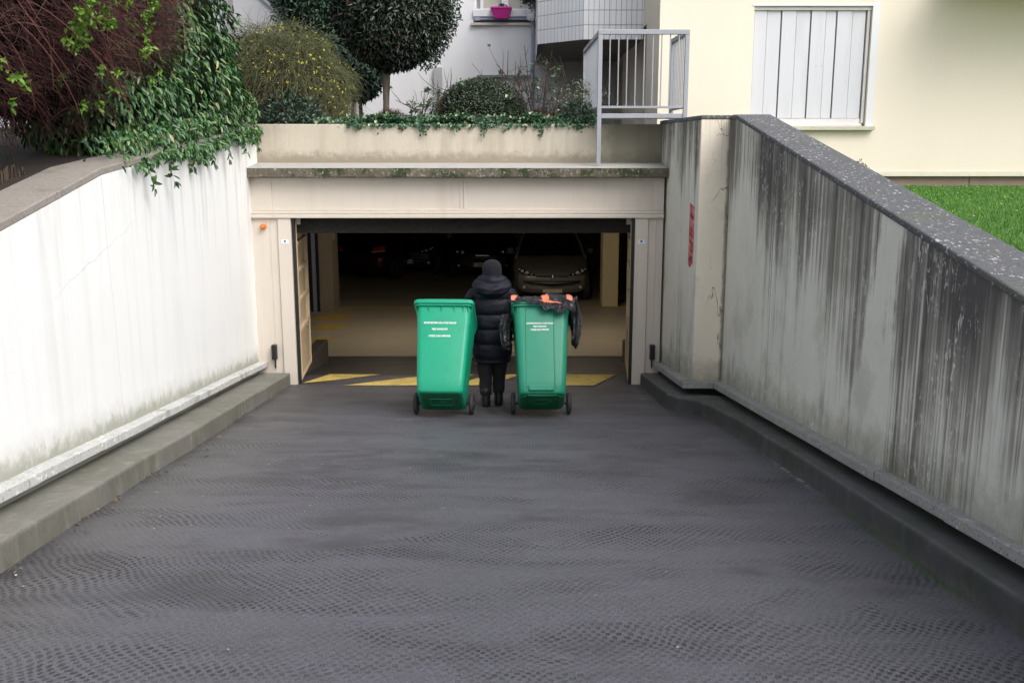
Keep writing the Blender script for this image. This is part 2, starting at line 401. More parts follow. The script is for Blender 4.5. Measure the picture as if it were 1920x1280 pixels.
mb = MB(); mb.quad((-80, -80, -.001), (80, -80, -.001), (80, -1.2, -.001), (-80, -1.2, -.001))
mb.quad((-3.3, -1.2, .149), (2.6, -1.2, .149), (2.6, -1.6, -.3), (-3.3, -1.6, -.3))
mb = MB(); mb.quad((-80, -80, 0), (80, -80, 0), (80, -1.2, 0), (-80, -1.2, 0))
mb.hexa([(-3.3, -1.2, -.2), (2.6, -1.2, -.2), (2.6, -1.3, -.2), (-3.3, -1.3, -.2), (-3.3, -1.2, .146), (2.6, -1.2, .146), (2.6, -2.6, -.01), (-3.3, -2.6, -.01)])
tag(mb.build('street', M['street']), 'street behind the viewer', 'street', kind='structure')

# ------------------------------------------------------------------ left retaining wall
rw = empty('retaining_wall', (lwx(6), 6, rz(6)), 'white painted retaining wall left of the drive, top rising under the hedge', 'wall')
def place(o, root):                     # keep world coordinates while parented
    o.parent = root; o.matrix_parent_inverse = Matrix.Translation(-Vector(root.location)); return o
prof = [(-1.2, .03), (2, .495), (5, .96), (6.0, 1.115), (7.0, 1.27), (9.3, 1.425), (12.6, 1.655)]
mb = MB(); secs = []
for y, z in prof:
    secs.append([(lwx(y), y, rz(y)-.3), (lwx(y)-.33, y, rz(y)-.3), (lwx(y)-.33, y, z-.05), (lwx(y), y, z-.05)])
mb.loft(secs); place(mb.build('wall', M['leftwall']), rw)
mb = MB(); secs = []
for y, z in prof:
    secs.append([(lwx(y)+.002, y, z-.0505), (lwx(y)-.36, y, z-.0505), (lwx(y)-.36, y, z+.004), (lwx(y)+.002, y, z)])
mb.loft(secs); place(mb.build('coping', [M['coping_l']], bevel=.008), rw)
yy = dens([(0, -1.2), (0, 11.93)], .5); mb = MB()
ys2 = [q[1] for q in yy]
for a, b in zip(ys2[:-1], ys2[1:]):
    jx = random.uniform(-.004, .004); jh = random.uniform(-.003, .003); a2 = a+.004
    P = []
    for h in (.222+jh, .285+jh):
        P += [(lwx(a2)-.01, a2, rz(a2, h)), (lwx(a2)+.102+jx, a2, rz(a2, h)), (lwx(b)+.102+jx, b, rz(b, h)), (lwx(b)-.01, b, rz(b, h))]
    mb.hexa(P)
place(mb.build('plinth_ledge', M['ledge_l'], bevel=.006), rw)

# ------------------------------------------------------------------ right retaining wall with pier
rw2 = empty('retaining_wall', (2.3, 6, rz(6)), 'grey retaining wall right of the drive, streaked with dark stains, with a beige pier beside the garage door', 'wall')
WT = lambda y: 1.70-.157*(9.69-y)
mb = MB(); secs = []
for y in (-1.2, 2, 4, 6, 8, 9.69, 9.86):
    z = min(1.695, WT(y)); secs.append([(2.14, y, rz(y)+.2), (2.44, y, rz(y)+.2), (2.44, y, z-.04), (2.14, y, z-.04)])
mb.loft(secs); place(mb.build('wall', M['rightwall']), rw2)
mb = MB(); mb.box(1.84, 2.44, 9.863, 12.6, -1.6+.35, 1.65)
secs = [[(1.84, 9.873, -1.03), (1.84, 12.6, -1.37), (1.84, 12.6, 1.66), (1.84, 9.873, 1.66)]]
mb = MB(); mb.hexa([(1.84, 9.873, rz(9.873)+.2), (2.44, 9.873, rz(9.873)+.2), (2.44, 12.6, rz(12.6)+.2), (1.84, 12.6, rz(12.6)+.2), (1.84, 9.873, 1.655), (2.44, 9.873, 1.655), (2.44, 12.6, 1.655), (1.84, 12.6, 1.655)])
place(mb.build('side_wall', M['rightwall'], bevel=.01), rw2)
mb = MB(); mb.hexa([(1.843, 9.862, rz(9.86)+.2), (2.14, 9.862, rz(9.86)+.2), (2.14, 9.873, rz(9.86)+.2), (1.843, 9.873, rz(9.86)+.2), (1.843, 9.862, 1.655), (2.14, 9.862, 1.655), (2.14, 9.873, 1.655), (1.843, 9.873, 1.655)])
place(mb.build('pier_face', M['pier']), rw2)
mb = MB(); secs = []
for y in (-1.2, 2, 4, 6, 8, 9.5, 9.69, 9.86):
    z = min(1.70, WT(y)); secs.append([(2.13, y, z-.042), (2.47, y, z-.042), (2.47, y, z), (2.13, y, z)])
mb.loft(secs); mb.hexa([(1.835, 9.862, 1.653), (2.47, 9.862, 1.653), (2.47, 12.6, 1.653), (1.835, 12.6, 1.653), (1.835, 9.862, 1.698), (2.47, 9.862, 1.698), (2.47, 12.6, 1.698), (1.835, 12.6, 1.698)])
place(mb.build('coping', M['coping_d'], bevel=.012), rw2)
mb = MB()                                  # set-back base; shade under the ledge put into its near-black colour
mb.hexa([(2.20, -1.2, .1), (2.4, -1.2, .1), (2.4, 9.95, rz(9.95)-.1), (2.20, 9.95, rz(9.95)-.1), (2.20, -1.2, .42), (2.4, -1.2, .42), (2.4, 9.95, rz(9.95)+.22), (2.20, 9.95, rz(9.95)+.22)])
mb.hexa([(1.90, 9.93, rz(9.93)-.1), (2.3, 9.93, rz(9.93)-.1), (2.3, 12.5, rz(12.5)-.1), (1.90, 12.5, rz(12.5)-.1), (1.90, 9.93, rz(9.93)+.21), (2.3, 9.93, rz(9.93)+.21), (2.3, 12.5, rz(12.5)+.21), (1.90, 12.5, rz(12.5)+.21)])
place(mb.build('base', M['gap_shade']), rw2)
mb = MB()
def ledge_seg(a, b, ia, ib):
    h0, h1 = .222+random.uniform(-.003, .003), .285+random.uniform(-.003, .003)
    P = [];
    for h in (h0, h1): P += [(a[0], a[1], rz(a[1], h)), (ia[0], ia[1], rz(ia[1], h)), (ib[0], ib[1], rz(ib[1], h)), (b[0], b[1], rz(b[1], h))]
    mb.hexa(P)
op = [(1.735, 11.85), (1.728, 10.9), (1.722, 9.73)]; ip = [(1.845, 11.85), (1.845, 10.9), (1.845, 9.87)]
for i in range(2): ledge_seg(op[i], (op[i+1][0], op[i+1][1]+.004), ip[i], (ip[i+1][0], ip[i+1][1]+.004))
ledge_seg((1.722, 9.726), (2.03, 9.726), (1.845, 9.87), (2.145, 9.87))
ys3 = [9.722, 9.0, 8.1, 7.2, 6.3, 5.4, 4.5, 3.6, 2.7, 1.8, .9, 0, -1.2]
for a, b in zip(ys3[:-1], ys3[1:]):
    j = random.uniform(-.004, .004); ox = lambda y: 2.03 + .008*(9.7-y)
    ledge_seg((ox(a)+j, a), (ox(b)+j, b+.005), (2.145, a+(.14 if a > 9.7 else 0)), (2.145, b+.005))
place(mb.build('plinth_ledge', M['ledge_r'], bevel=.006), rw2)

# red painted warning strip on the side wall
M['redsign'] = (lambda n: n.out(n.mix(n.step(n.noise(16, 4, .6), .42, .62), (.50, .075, .09), (.62, .36, .35)), .8))(NT('faded_red'))
M['redtext'] = simple('dark_red_letters', (.26, .012, .03), .7)
sg = empty('warning_sign', (1.835, 10.2, .2), 'faded red vertical warning strip painted on the stained wall beside the pier', 'sign')
mb = MB(); mb.prism([(10.05, .235), (10.22, .17), (10.30, .20), (10.30, .83), (10.04, .80)], 'x', 1.834, 1.8385)
place(mb.build('panel', M['redsign']), sg)
mb = MB()
for i_, (z, hh, sl) in enumerate([(.66, .045, .03), (.55, .018, .02), (.475, .03, .035), (.405, .035, .03), (.33, .02, .03), (.275, .03, -.03), (.235, .018, .02)]):
    mb.prism([(10.085, z), (10.235, z+sl), (10.235, z+sl+hh), (10.085, z+hh)], 'x', 1.8315, 1.8338)
place(mb.build('letters', M['redtext']), sg)

# ------------------------------------------------------------------ parapet, ledge above the door
def mat_parapet():
    n = NT('stained_plaster'); p = n.xyz()
    c = n.mix(n.noise(2, 5, .6), (.47, .42, .335), (.60, .545, .455))
    zn = n.m('MULTIPLY_ADD', n.noise(12, 6, .75), -.28, p[2])
    c = n.mix(n.m('MULTIPLY', n.step(zn, 1.22, 1.08), .8), c, (.23, .19, .14))
    st = n.step(n.noise(1, 5, .65, vec=n.map((5, 1, .5))), .42, .68)
    gx = n.step(n.m('MULTIPLY_ADD', n.noise(4, 5, .7), .5, p[0]), 1.15, 1.5)
    c = n.mix(n.m('MULTIPLY', st, .45), c, (.33, .29, .22))
    c = n.mix(n.m('MULTIPLY', gx, .72), c, (.14, .145, .10))
    lx = n.step(n.m('MULTIPLY_ADD', n.noise(5, 4, .7), .4, p[0]), -2.5, -3.0); c = n.mix(n.m('MULTIPLY', lx, .5), c, (.27, .23, .18))
    c = n.mix(n.step(n.noise(80, 3, .7), .58, .75), c, (.30, .26, .2))
    return n.out(c, .9, n.bump(n.noise(60, 5, .7), .006, .8))
M['parapet'] = mat_parapet()
def mat_moss():
    n = NT('mossy_ledge'); p = n.xyz(); g = n.new('ShaderNodeNewGeometry').outputs['Normal']; s = n.new('ShaderNodeSeparateXYZ'); n.put(s.inputs[0], g)
    c = n.mix(n.noise(9, 6, .8), (.03, .027, .018), (.20, .175, .13))
    c = n.mix(n.step(n.noise(3.5, 5, .7, vec=n.map(loc=(2, 2, 2))), .5, .6), c, (.035, .045, .018))
    c = n.mix(n.step(n.noise(28, 5, .75), .55, .66), c, (.36, .33, .28))
    top = n.mix(n.noise(9, 5, .7), (.30, .29, .26), (.50, .49, .46))
    c = n.mix(n.step(s.outputs[2], .5, .9), c, top)
    return n.out(c, .95, n.bump(n.noise(40, 5, .7), .01, .9))
M['moss'] = mat_moss()
pw = empty('parapet_wall', (-.6, 12.4, 1.18), 'low beige plaster parapet above the garage door with ivy spilling over it', 'wall')
mb = MB(); mb.box(-3.2, 1.84, 12.4, 12.66, 1.02, 1.655); place(mb.build('wall', M['parapet'], bevel=.01), pw)
le = empty('door_ledge', (-.6, 12.1, 1.03), 'mossy concrete ledge running just above the garage door header', 'ledge')
mb = MB(); secs = []
for i in range(41):
    x = -3.14 + (1.832+3.14)*i/40; j = .006*mnoise.noise(Vector((x*4, 0, 0))); jj = .006*mnoise.noise(Vector((x*5, 3, 0)))
    secs.append([(x, 11.76+j, 1.035+jj), (x, 12.402, 1.035), (x, 12.402, 1.19), (x, 11.76+j, 1.145+jj*.5)])
mb.loft(secs); place(mb.build('slab', M['moss'], bevel=.008), le)

# ------------------------------------------------------------------ garage door frame
M['beige'] = (lambda n: n.out(n.mix(n.m('MULTIPLY', n.step(n.noise(1, 5, .65, vec=n.map((9, 9, .5))), .5, .8), .35), n.mix(n.noise(2, 4, .6), (.56, .505, .435), (.63, .57, .50)), (.40, .33, .26)), .5, n.bump(n.noise(3, 2, .5), .004, .4)))(NT('beige_paint'))
M['beige_in'] = simple('beige_inner', (.56, .44, .29), .6, .15, 3)
gd = empty('garage_door', (-.6, 11.9, rz(11.9)), 'open beige metal garage door with wide header, jambs and leaves folded inwards', 'garage door')
def gpart(mb, name, mat, **k): return place(mb.build(name, mat, **k), gd)
mb = MB()
mb.box(-3.2, 1.81, 11.92, 12.0, .60, 1.03)
for (a, b) in ((-3.19, -2.86), (1.68, 1.81)): mb.box(a, b, 11.905, 11.922, .64, 1.0)
mb.box(-3.19, 1.81, 11.90, 11.924, .985, 1.028); mb.box(-2.858, 1.678, 11.908, 11.922, .64, .662)
mb.box(-.575, -.54, 11.910, 11.922, .664, .983); mb.box(-.620, -.585, 11.912, 11.922, .664, .983)
gpart(mb, 'header_panel', M['beige'], bevel=.003)
mb = MB(); mb.box(-3.15, 1.812, 11.86, 12.0, .552, .598); mb.box(-3.14, 1.808, 11.875, 11.92, .6, .638)
gpart(mb, 'header_lip', M['beige'], bevel=.008)
for sx, x0, x1 in ((-1, -3.15, -2.645), (1, 1.475, 1.81)):
    mb = MB(); zb = rz(11.95)-.05
    ip, op = (x1, x0) if sx < 0 else (x0, x1)
    a, b = min(ip, ip + sx*.155), max(ip, ip + sx*.155)
    mb.box(a, b, 11.88, 12.02, zb, .55)
    c, d = min(ip + sx*.16, op), max(ip + sx*.16, op)
    mb.box(c, d, 11.905, 12.02, zb, .55)
    e = ip + sx*.25; mb.box(e-.004, e+.004, 11.898, 11.906, zb, .55)
    gpart(mb, 'jamb', M['beige'], bevel=.004)
    mb = MB(); q = ip; mb.box(min(q, q-sx*.035), max(q, q-sx*.035), 11.93, 12.0, zb+.03, .55); gpart(mb, 'seal', M['black'])
    mb = MB(); cx = ip + sx*.245 if sx < 0 else ip + sx*.245
    cx = -2.905 if sx < 0 else 1.715
    mb.loft([rrect(cx, 11.862, .030, .042, .012, z) for z in (-1.165, -1.16, -1.0, -.985)]); mb.box(cx-.008, cx+.008, 11.88, 11.9, -1.28, -1.16)
    gpart(mb, 'light_sensor', M['black'], bevel=.004)
    st = MB(); zz = .27; xx = (ip + sx*.075); st.box(xx-.045, xx+.045, 11.876, 11.8795, zz-.025, zz+.025)
    so_ = gpart(st, 'sticker', simple('sticker_white', (.72, .74, .82), .4))
    d2 = MB(); d2.lathe((xx, 11.876, zz+.006), (0, -1, 0), [(.0001, 0), (.013, 0), (.013, .001), (.0001, .001)], 12)
    o = d2.build('emblem', simple('emblem_blue', (.02, .04, .16), .4)); o.parent = so_
    # folded leaf
    leaf = MB(); y0, y1 = 11.99, 13.02; xa, xb = (ip - sx*.025), (ip + sx*.06)
    xa, xb = (-2.615, -2.70) if sx < 0 else (1.445, 1.53)
    def LP(t, d, z): return (xa + (xb-xa)*t + (-sx)*d, y0 + (y1-y0)*t, z)
    def lbox(t0, t1, d0, d1, z0, z1, m=leaf):
        m.hexa([LP(t0, d0, z0), LP(t1, d0, z0), LP(t1, d1, z0), LP(t0, d1, z0), LP(t0, d0, z1), LP(t1, d0, z1), LP(t1, d1, z1), LP(t0, d1, z1)])
    zb2, zt = -1.455, .50
    lbox(0, 1, -.045, -.035, zb2+.62, zt)
    lbox(0, .055, -.035, .012, zb2, zt); lbox(.945, 1, -.035, .012, zb2, zt)
    for z in (zb2, zb2+.58, -.50, -.13, .20, zt-.06): lbox(.056, .944, -.034, .009, z, z+.045)
    gpart(leaf, 'door_leaf', M['beige_in'], bevel=.003)
    lv = MB()
    for i in range(15):
        z = zb2+.05+i*.035
        lv.hexa([LP(.06, -.03, z), LP(.94, -.03, z), LP(.94, .004, z+.012), LP(.06, .004, z+.012), LP(.06, -.03, z+.006), LP(.94, -.03, z+.006), LP(.94, .004, z+.018), LP(.06, .004, z+.018)])
    gpart(lv, 'louvre', M['beige_in'])
    bk = MB(); bk.box(min(xa, xa-sx*.06)-.0, max(xa, xa-sx*.06), 12.0, 12.28, .465, .545); gpart(bk, 'top_bracket', simple('grey_bracket', (.33, .31, .27), .5), bevel=.004)
mb = MB(); mb.lathe((-2.972, 11.905, .45), (0, -1, 0), [(.036, 0), (.036, .02), (.034, .045), (.022, .062), (.004, .068)], 20)
gpart(mb, 'warning_lamp', simple('amber_plastic', (.62, .17, .02), .3), smooth=False)

# yellow warning stripes painted on the drive under the door
def mat_yellow():
    n = NT('worn_yellow_paint'); c = n.mix(n.noise(8, 5, .7), (.58, .42, .09), (.70, .53, .15))
    c = n.mix(n.step(n.noise(40, 4, .7), .52, .66), c, (.10, .075, .04)); c = n.mix(n.m('MULTIPLY', n.step(n.noise(5, 5, .7), .45, .7), .45), c, (.09, .08, .06))
    sp = n.voro(24, vec=n.map((1, .7, 1)), rand=.2)
    return n.out(c, .8, n.bump(sp, .01, .6))
M['yellow'] = mat_yellow()
mb = MB()
def rp(px, py, h=.006):
    r = (px-960)/1859; u = (640-py)/1859; d = (r, math.cos(PITCH)+u*math.sin(PITCH), -math.sin(PITCH)+u*math.cos(PITCH))
    t = (h-CAMZ)/(d[2]+G*d[1]); return (d[0]*t, d[1]*t, CAMZ+d[2]*t)
def RY(pts):
    n = len(pts); mb.add([(x, y, rz(y, .0085)) for x, y in pts], [tuple(range(n))])
for P in ([(-2.60, 11.95), (-2.45, 13.0), (-1.75, 12.95), (-2.25, 12.3)], [(-2.05, 11.72), (-1.5, 12.40), (-1.0, 12.95), (-.50, 12.95), (-.9, 11.72)],
          [(-.72, 11.72), (-.30, 12.95), (.12, 12.95), (-.2, 11.98), (-.36, 11.74)], [(.1, 11.72), (.35, 12.6), (.45, 12.95), (1.40, 12.95), (1.0, 11.72)]):
    RY(P)
tag(mb.build('road_marking', M['yellow']), 'worn yellow hatched stripes across the drive at the garage threshold', 'marking', kind='structure')

# ------------------------------------------------------------------ garage interior
M['gconc'] = simple('garage_concrete', (.24, .21, .175), .75, .25, 1.5, .004, 30, obj=False)
M['gfloor'] = simple('garage_floor', (.36, .325, .26), .42, .22, 1.2, .003, 20, obj=False)
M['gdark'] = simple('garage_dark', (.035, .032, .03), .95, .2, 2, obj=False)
M['tan'] = simple('tan_paint', (.62, .52, .32), .7, .12, 2, .004, 40, obj=False)
ga = empty('garage', (-.6, 16, FL), 'dark underground garage seen through the open door', 'garage')
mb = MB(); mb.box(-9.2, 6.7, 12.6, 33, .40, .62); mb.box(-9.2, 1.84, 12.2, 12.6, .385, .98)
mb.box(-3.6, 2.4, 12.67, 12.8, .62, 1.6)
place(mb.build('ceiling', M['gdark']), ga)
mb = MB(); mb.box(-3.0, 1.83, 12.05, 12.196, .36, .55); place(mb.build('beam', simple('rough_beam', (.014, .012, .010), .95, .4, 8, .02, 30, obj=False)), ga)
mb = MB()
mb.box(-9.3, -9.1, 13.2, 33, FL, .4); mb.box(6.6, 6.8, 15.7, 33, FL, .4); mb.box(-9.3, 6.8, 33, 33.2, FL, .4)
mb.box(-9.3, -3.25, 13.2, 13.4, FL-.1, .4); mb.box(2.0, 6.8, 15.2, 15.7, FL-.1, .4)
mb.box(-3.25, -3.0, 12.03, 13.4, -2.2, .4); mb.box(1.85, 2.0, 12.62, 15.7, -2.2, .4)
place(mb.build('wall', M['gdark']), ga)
mb = MB(); mb.box(-1.6, 6, 27.9, 28.1, FL, .39)
place(mb.build('back_wall', simple('drab_wall', (.10, .085, .055), .9, .3, 1.5, obj=False)), ga)
for a, b in ((-2.98, -2.80), (1.68, 1.84)):
    mb = MB(); mb.box(a, b, 13.1, 14.8, -2.0, -1.50); place(mb.build('side_curb', simple('grimy_curb', (.07, .058, .04), .9, .3, 5, obj=False), bevel=.02), ga)
def garage_lamp(x, y, label):
    t = empty('ceiling_lamp', (x, y, .40), label, 'lamp', 'tube lamps on the garage ceiling')
    mb = MB(); mb.box(x-.05, x+.05, y-.65, y+.65, .36, .399); place(mb.build('housing', simple('lamp_housing', (.5, .5, .48), .5), bevel=.006), t)
    n = NT('warm_tube'); n.out((.8, .7, .5), .5, None, Emission_Color=(1., .84, .62), Emission_Strength=LAMP)
    mb = MB(); mb.tube([(x, y-.6, .335), (x, y+.6, .335)], .018, 10); place(mb.build('tube', n.mat), t)
LAMP = 80.
garage_lamp(-1.9, 17.3, 'warm ceiling tube lamp over the left half of the garage entrance')
garage_lamp(1.1, 17.3, 'warm ceiling tube lamp over the right half of the garage entrance')
mb = MB(); mb.box(-9.2, 6.7, 15.74, 33, FL-.1, FL); mb.box(-9.2, -3.3, 13.4, 15.74, FL-.1, FL); fl = tag(mb.build('garage_floor', M['gfloor']), 'smooth concrete floor inside the garage', 'floor', kind='structure')
mb = MB(); mb.box(-3.0, 1.85, 15.64, 15.76, FL-.2, FL-.012); tag(mb.build('floor_drain', M['black']), 'dark drain slot where the drive meets the garage floor', 'drain', kind='structure')
mb = MB(); mb.box(-3.9, 4.0, 20.55, 20.65, FL, FL+.004)
mb.prism([(-3.75, 16.6), (-3.4, 16.6), (-3.1, 17.3), (-3.45, 17.3)], 'z', FL, FL+.004); mb.prism([(-3.8, 18.0), (-3.3, 18.0), (-3.05, 18.6), (-3.6, 18.6)], 'z', FL, FL+.004)
mb.prism([(-4.0, 19.0), (-3.35, 19.0), (-3.1, 19.7), (-3.7, 19.7)], 'z', FL, FL+.004)
tag(mb.build('floor_marking', simple('dull_yellow', (.42, .31, .07), .7, .3, 5)), 'yellow parking line and hatching on the garage floor', 'marking', kind='structure')
pl = empty('pillar', (-3.78, 20.15, FL), 'speckled grey concrete pillar inside the garage on the left', 'pillar')
mb = MB(); mb.box(-3.92, -3.64, 20.0, 20.7, FL, .4)
n = NT('pitted_concrete'); place(mb.build('shaft', n.out(n.mix(n.step(n.noise(38, 3, .6), .6, .68), n.mix(n.noise(4, 4, .6), (.30, .255, .20), (.22, .19, .15)), (.05, .045, .04)), .9, n.bump(n.noise(40, 3), .01)), bevel=.01), pl)
mb = MB(); mb.box(-3.6395, -3.632, 20.12, 20.4, -.52, .02); nsn = place(mb.build('notice', simple('notice_paper', (.40, .35, .27), .7)), pl)
mb = MB(); mb.box(-3.631, -3.6285, 20.22, 20.30, -.30, -.16); mb.box(-3.631, -3.6285, 20.24, 20.27, -.42, -.33); q = mb.build('symbol', M['black']); q.parent = nsn
pl2 = empty('pillar', (2.07, 20.8, FL), 'square tan painted pillar beside the parked silver car', 'pillar')
mb = MB(); mb.box(1.90, 2.23, 20.65, 21.25, FL, .4); place(mb.build('shaft', M['tan'], bevel=.01), pl2)
mb = MB(); mb.box(1.8935, 1.8985, 20.8, 21.0, -.35, -.1); place(mb.build('notice', M['black']), pl2)
sw = empty('partition_door', (-4.1, 19.95, FL), 'blue grey metal door with dark stripe and switch box beside the grey pillar', 'door')
mb = MB(); mb.box(-4.9, -4.13, 20.0, 20.1, FL, .4); place(mb.build('panel', simple('blue_grey_paint', (.22, .22, .28), .6, .1)), sw)
mb = MB(); mb.box(-4.05, -3.975, 19.97, 20.1, FL-0, .4); place(mb.build('light_stripe', simple('pale_blue', (.26, .27, .36), .5)), sw)
mb = MB(); mb.box(-4.125, -4.055, 19.98, 20.1, FL, .4); mb.box(-3.97, -3.925, 19.98, 20.1, FL, .4); place(mb.build('dark_stripe', simple('navy_stripe', (.012, .015, .05), .4)), sw)
mb = MB(); mb.box(-4.28, -4.14, 19.85, 19.99, -1.05, -.15); bx_ = place(mb.build('switch_box', M['black'], bevel=.01), sw)
mb = MB(); mb.box(-4.24, -4.19, 19.84, 19.848, -.95, -.25); q = mb.build('window', simple('dull_glass', (.16, .15, .11), .3)); q.parent = bx_
es = empty('wall_sign', (2.55, 22.5, -.1), 'green wall sign with white panel half hidden behind the tan pillar', 'sign')
mb = MB(); mb.box(2.38, 2.72, 22.5, 22.53, -.15, .36); place(mb.build('panel', simple('sign_green', (.02, .22, .07), .5)), es)
mb = MB(); mb.box(2.40, 2.52, 22.49, 22.499, .12, .27); place(mb.build('white_panel', simple('sign_white', (.6, .62, .6), .5)), es)
mb = MB(); mb.tube([(2.42, 22.48, -.55), (2.52, 22.48, -.45), (2.62, 22.48, -.58), (2.72, 22.48, -.52)], .022, 6); mb.tube([(2.62, 22.48, -.3), (2.72, 22.48, -.1)], .02, 6); mb.tube([(2.55, 22.48, -.3), (2.62, 22.48, -.08)], .015, 6)
place(mb.build('squiggle', simple('sign_white2', (.55, .57, .55), .5)), es)

# ------------------------------------------------------------------ railing above the door
def mat_galv():
    n = NT('galvanised_steel'); c = n.mix(n.voro(55), (.40, .42, .45), (.27, .285, .31)); c = n.mix(n.noise(3, 4, .6), c, (.34, .355, .385))
    return n.out(c, .5, None, Metallic=.35)
M['galv'] = mat_galv()
ra = empty('railing', (1.02, 11.95, 1.19), 'galvanised steel guard rail on the ledge over the right end of the garage door', 'railing')
def rpart(mb, name, **k): return place(mb.build(name, M['galv'], **k), ra)
X0r, X1r, YF = 1.00, 2.06, 11.97
mb = MB(); mb.box(X0r, X0r+.05, YF-.025, YF+.025, 1.15, 2.66); rpart(mb, 'post', bevel=.004)
mb = MB(); mb.box(X1r-.05, X1r, YF-.025, YF+.025, 1.70, 2.66); rpart(mb, 'post', bevel=.004)
mb = MB(); mb.box(X0r, X1r, YF-.028, YF+.028, 2.661, 2.715); rpart(mb, 'top_rail', bevel=.004)
mb = MB(); mb.box(X0r+.051, X1r-.051, YF-.012, YF+.012, 1.828, 1.855); rpart(mb, 'lower_rail', bevel=.003)
for i in range(9):
    x = X0r+.05 + (X1r-X0r-.10)*(i+.9)/9.6
    mb = MB(); mb.box(x-.006, x+.006, YF-.011, YF+.011, 1.856, 2.66); rpart(mb, 'bar')
for x0, y1 in ((X0r, 14.4), (X1r-.05, 13.0)):
    mb = MB(); mb.box(x0, x0+.05, YF+.029, y1, 2.661, 2.712); rpart(mb, 'side_rail', bevel=.004)
    mb = MB(); mb.box(x0+.012, x0+.036, YF+.026, y1, 1.828, 1.855); rpart(mb, 'side_rail', bevel=.003)
    y = YF+.12
    while y < y1-.05:
        mb = MB(); mb.box(x0+.018, x0+.030, y-.012, y+.012, 1.856, 2.66); rpart(mb, 'bar'); y += .115
    mb = MB(); mb.box(x0, x0+.05, y1, y1+.05, 1.66, 2.712); rpart(mb, 'post', bevel=.004)
mb = MB(); mb.box(X0r+.051, 1.83, YF-.01, YF+.42, 1.715, 1.768); mb.box(1.83, X1r-.0, YF-.01, YF+.42, 1.7155, 1.768); rpart(mb, 'landing_channel', bevel=.004)

# ------------------------------------------------------------------ buildings
M['cream'] = (lambda n: n.out(n.mix(n.m('MULTIPLY', n.step(n.noise(1, 5, .6, vec=n.map((.9, .9, .5))), .42, .72), .5), (.82, .735, .615), (.76, .675, .555)), .85, n.bump(n.noise(90, 3, .6), .003, .6)))(NT('cream_render'))
M['whitew'] = (lambda n: n.out(n.mix(n.m('MULTIPLY', n.step(n.noise(1, 5, .6, vec=n.map((1.6, 1.6, .5))), .42, .72), .5), (.80, .80, .82), (.70, .70, .72)), .85, n.bump(n.noise(80, 3, .6), .003, .6)))(NT('white_building_render'))
M['whitep'] = simple('white_paint', (.74, .74, .76), .45, .05, 2)
M['shutter'] = (lambda n: n.out(n.mix(n.m('MULTIPLY', n.step(n.noise(1, 4, .6, vec=n.map((7, 1, .6))), .5, .75), .4), (.62, .62, .66), (.46, .45, .45)), .5))(NT('shutter_white'))
M['stone'] = simple('sill_stone', (.52, .49, .40), .85, .25, 9, .004, 50, obj=False)
M['soffit'] = simple('grey_soffit', (.30, .30, .28), .9, .1, 3, obj=False)
M['glass'] = (lambda n: n.out(n.mix(n.noise(2, 2, .5), (.10, .10, .10), (.16, .155, .14)), .08))(NT('window_glass'))
M['blind'] = simple('beige_blind', (.42, .41, .36), .6, .08, 3)
M['plinthb'] = simple('brown_plinth', (.26, .20, .155), .9, .2, 4, .003, 40, obj=False)
M['galvb'] = simple('blue_grey_metal', (.30, .34, .42), .45, .1, 3)

# cream building on the right
cb = empty('apartment_building', (6, 14, .83), 'cream rendered building behind the lawn with a closed white folding shutter', 'building')
def bpart(mb, name, mat, root=cb, **k): return place(mb.build(name, mat, **k), root)
wx0, wx1, wz0, wz1 = 3.27, 4.87, 1.655, 3.235; ZB = .985; HT = 4.7
mb = MB()
mb.box(2.0, wx0, 14, 14.35, ZB, HT); mb.box(wx1, 14, 14, 14.35, ZB, HT); mb.box(wx0, wx1, 14, 14.35, wz1, HT); mb.box(wx0, wx1, 14, 14.35, ZB, wz0-.06)
# side wall with narrow recessed openings (towards -X)
YS = [(14.35, 15.35, 0), (15.35, 16.55, 1), (16.55, 18.55, 0), (18.55, 19.95, 1), (19.95, 21.4, 0)]
for a, b, opn in YS:
    if not opn: mb.box(2.0, 2.4, a, b, ZB, HT)
    else:
        mb.box(2.0, 2.4, a, b, 3.15, HT)
        mb.box(2.3, 2.4, a, b, ZB, 3.15); mb.box(2.0, 2.3, a, b, ZB, 1.0)
bpart(mb, 'wall', M['cream'])
mb = MB(); mb.box(2.4, 14, 14.36, 21.4, HT-.3, HT-.1); mb.box(1.8, 14.2, 13.8, 21.6, HT, HT+.2); bpart(mb, 'roof', M['soffit'])
mb = MB(); mb.box(2.0, 14, 13.985, 13.998, ZB-.012, ZB+.052)
for i in range(28): mb.lathe((2.4+i*.47, 13.985, ZB+.022), (0, -1, 0), [(.008, 0), (.007, .004), (.001, .005)], 8)
bpart(mb, 'drip_profile', simple('cream_profile', (.70, .66, .54), .5))
mb = MB(); x = 2.06
while x < 14: mb.box(x, x+1.44, 14.06, 14.3, .6, ZB-.014); x += 1.45
bpart(mb, 'plinth', M['plinthb'], bevel=.004)
mb = MB(); q = .125
mb.box(wx1+.002, wx1+.10, 13.994, 13.9985, wz0-.06, wz1+.06); mb.box(wx0-.03, wx1+.10, 13.993, 13.9985, wz1+.001, wz1+.03)
wf = bpart(mb, 'window', M['whitep'])
mb = MB(); mb.box(wx0, wx1+.11, 13.90, 14.34, wz0-.058, wz0-.004); s_ = mb.build('sill', M['stone'], bevel=.006); s_.parent = wf
mb = MB(); mb.box(wx0+.0, wx1-.06, 14.05, 14.10, wz0, wz0+.10); mb.box(wx0, wx1-.04, 14.03, 14.11, wz0-.002, wz0+.035)
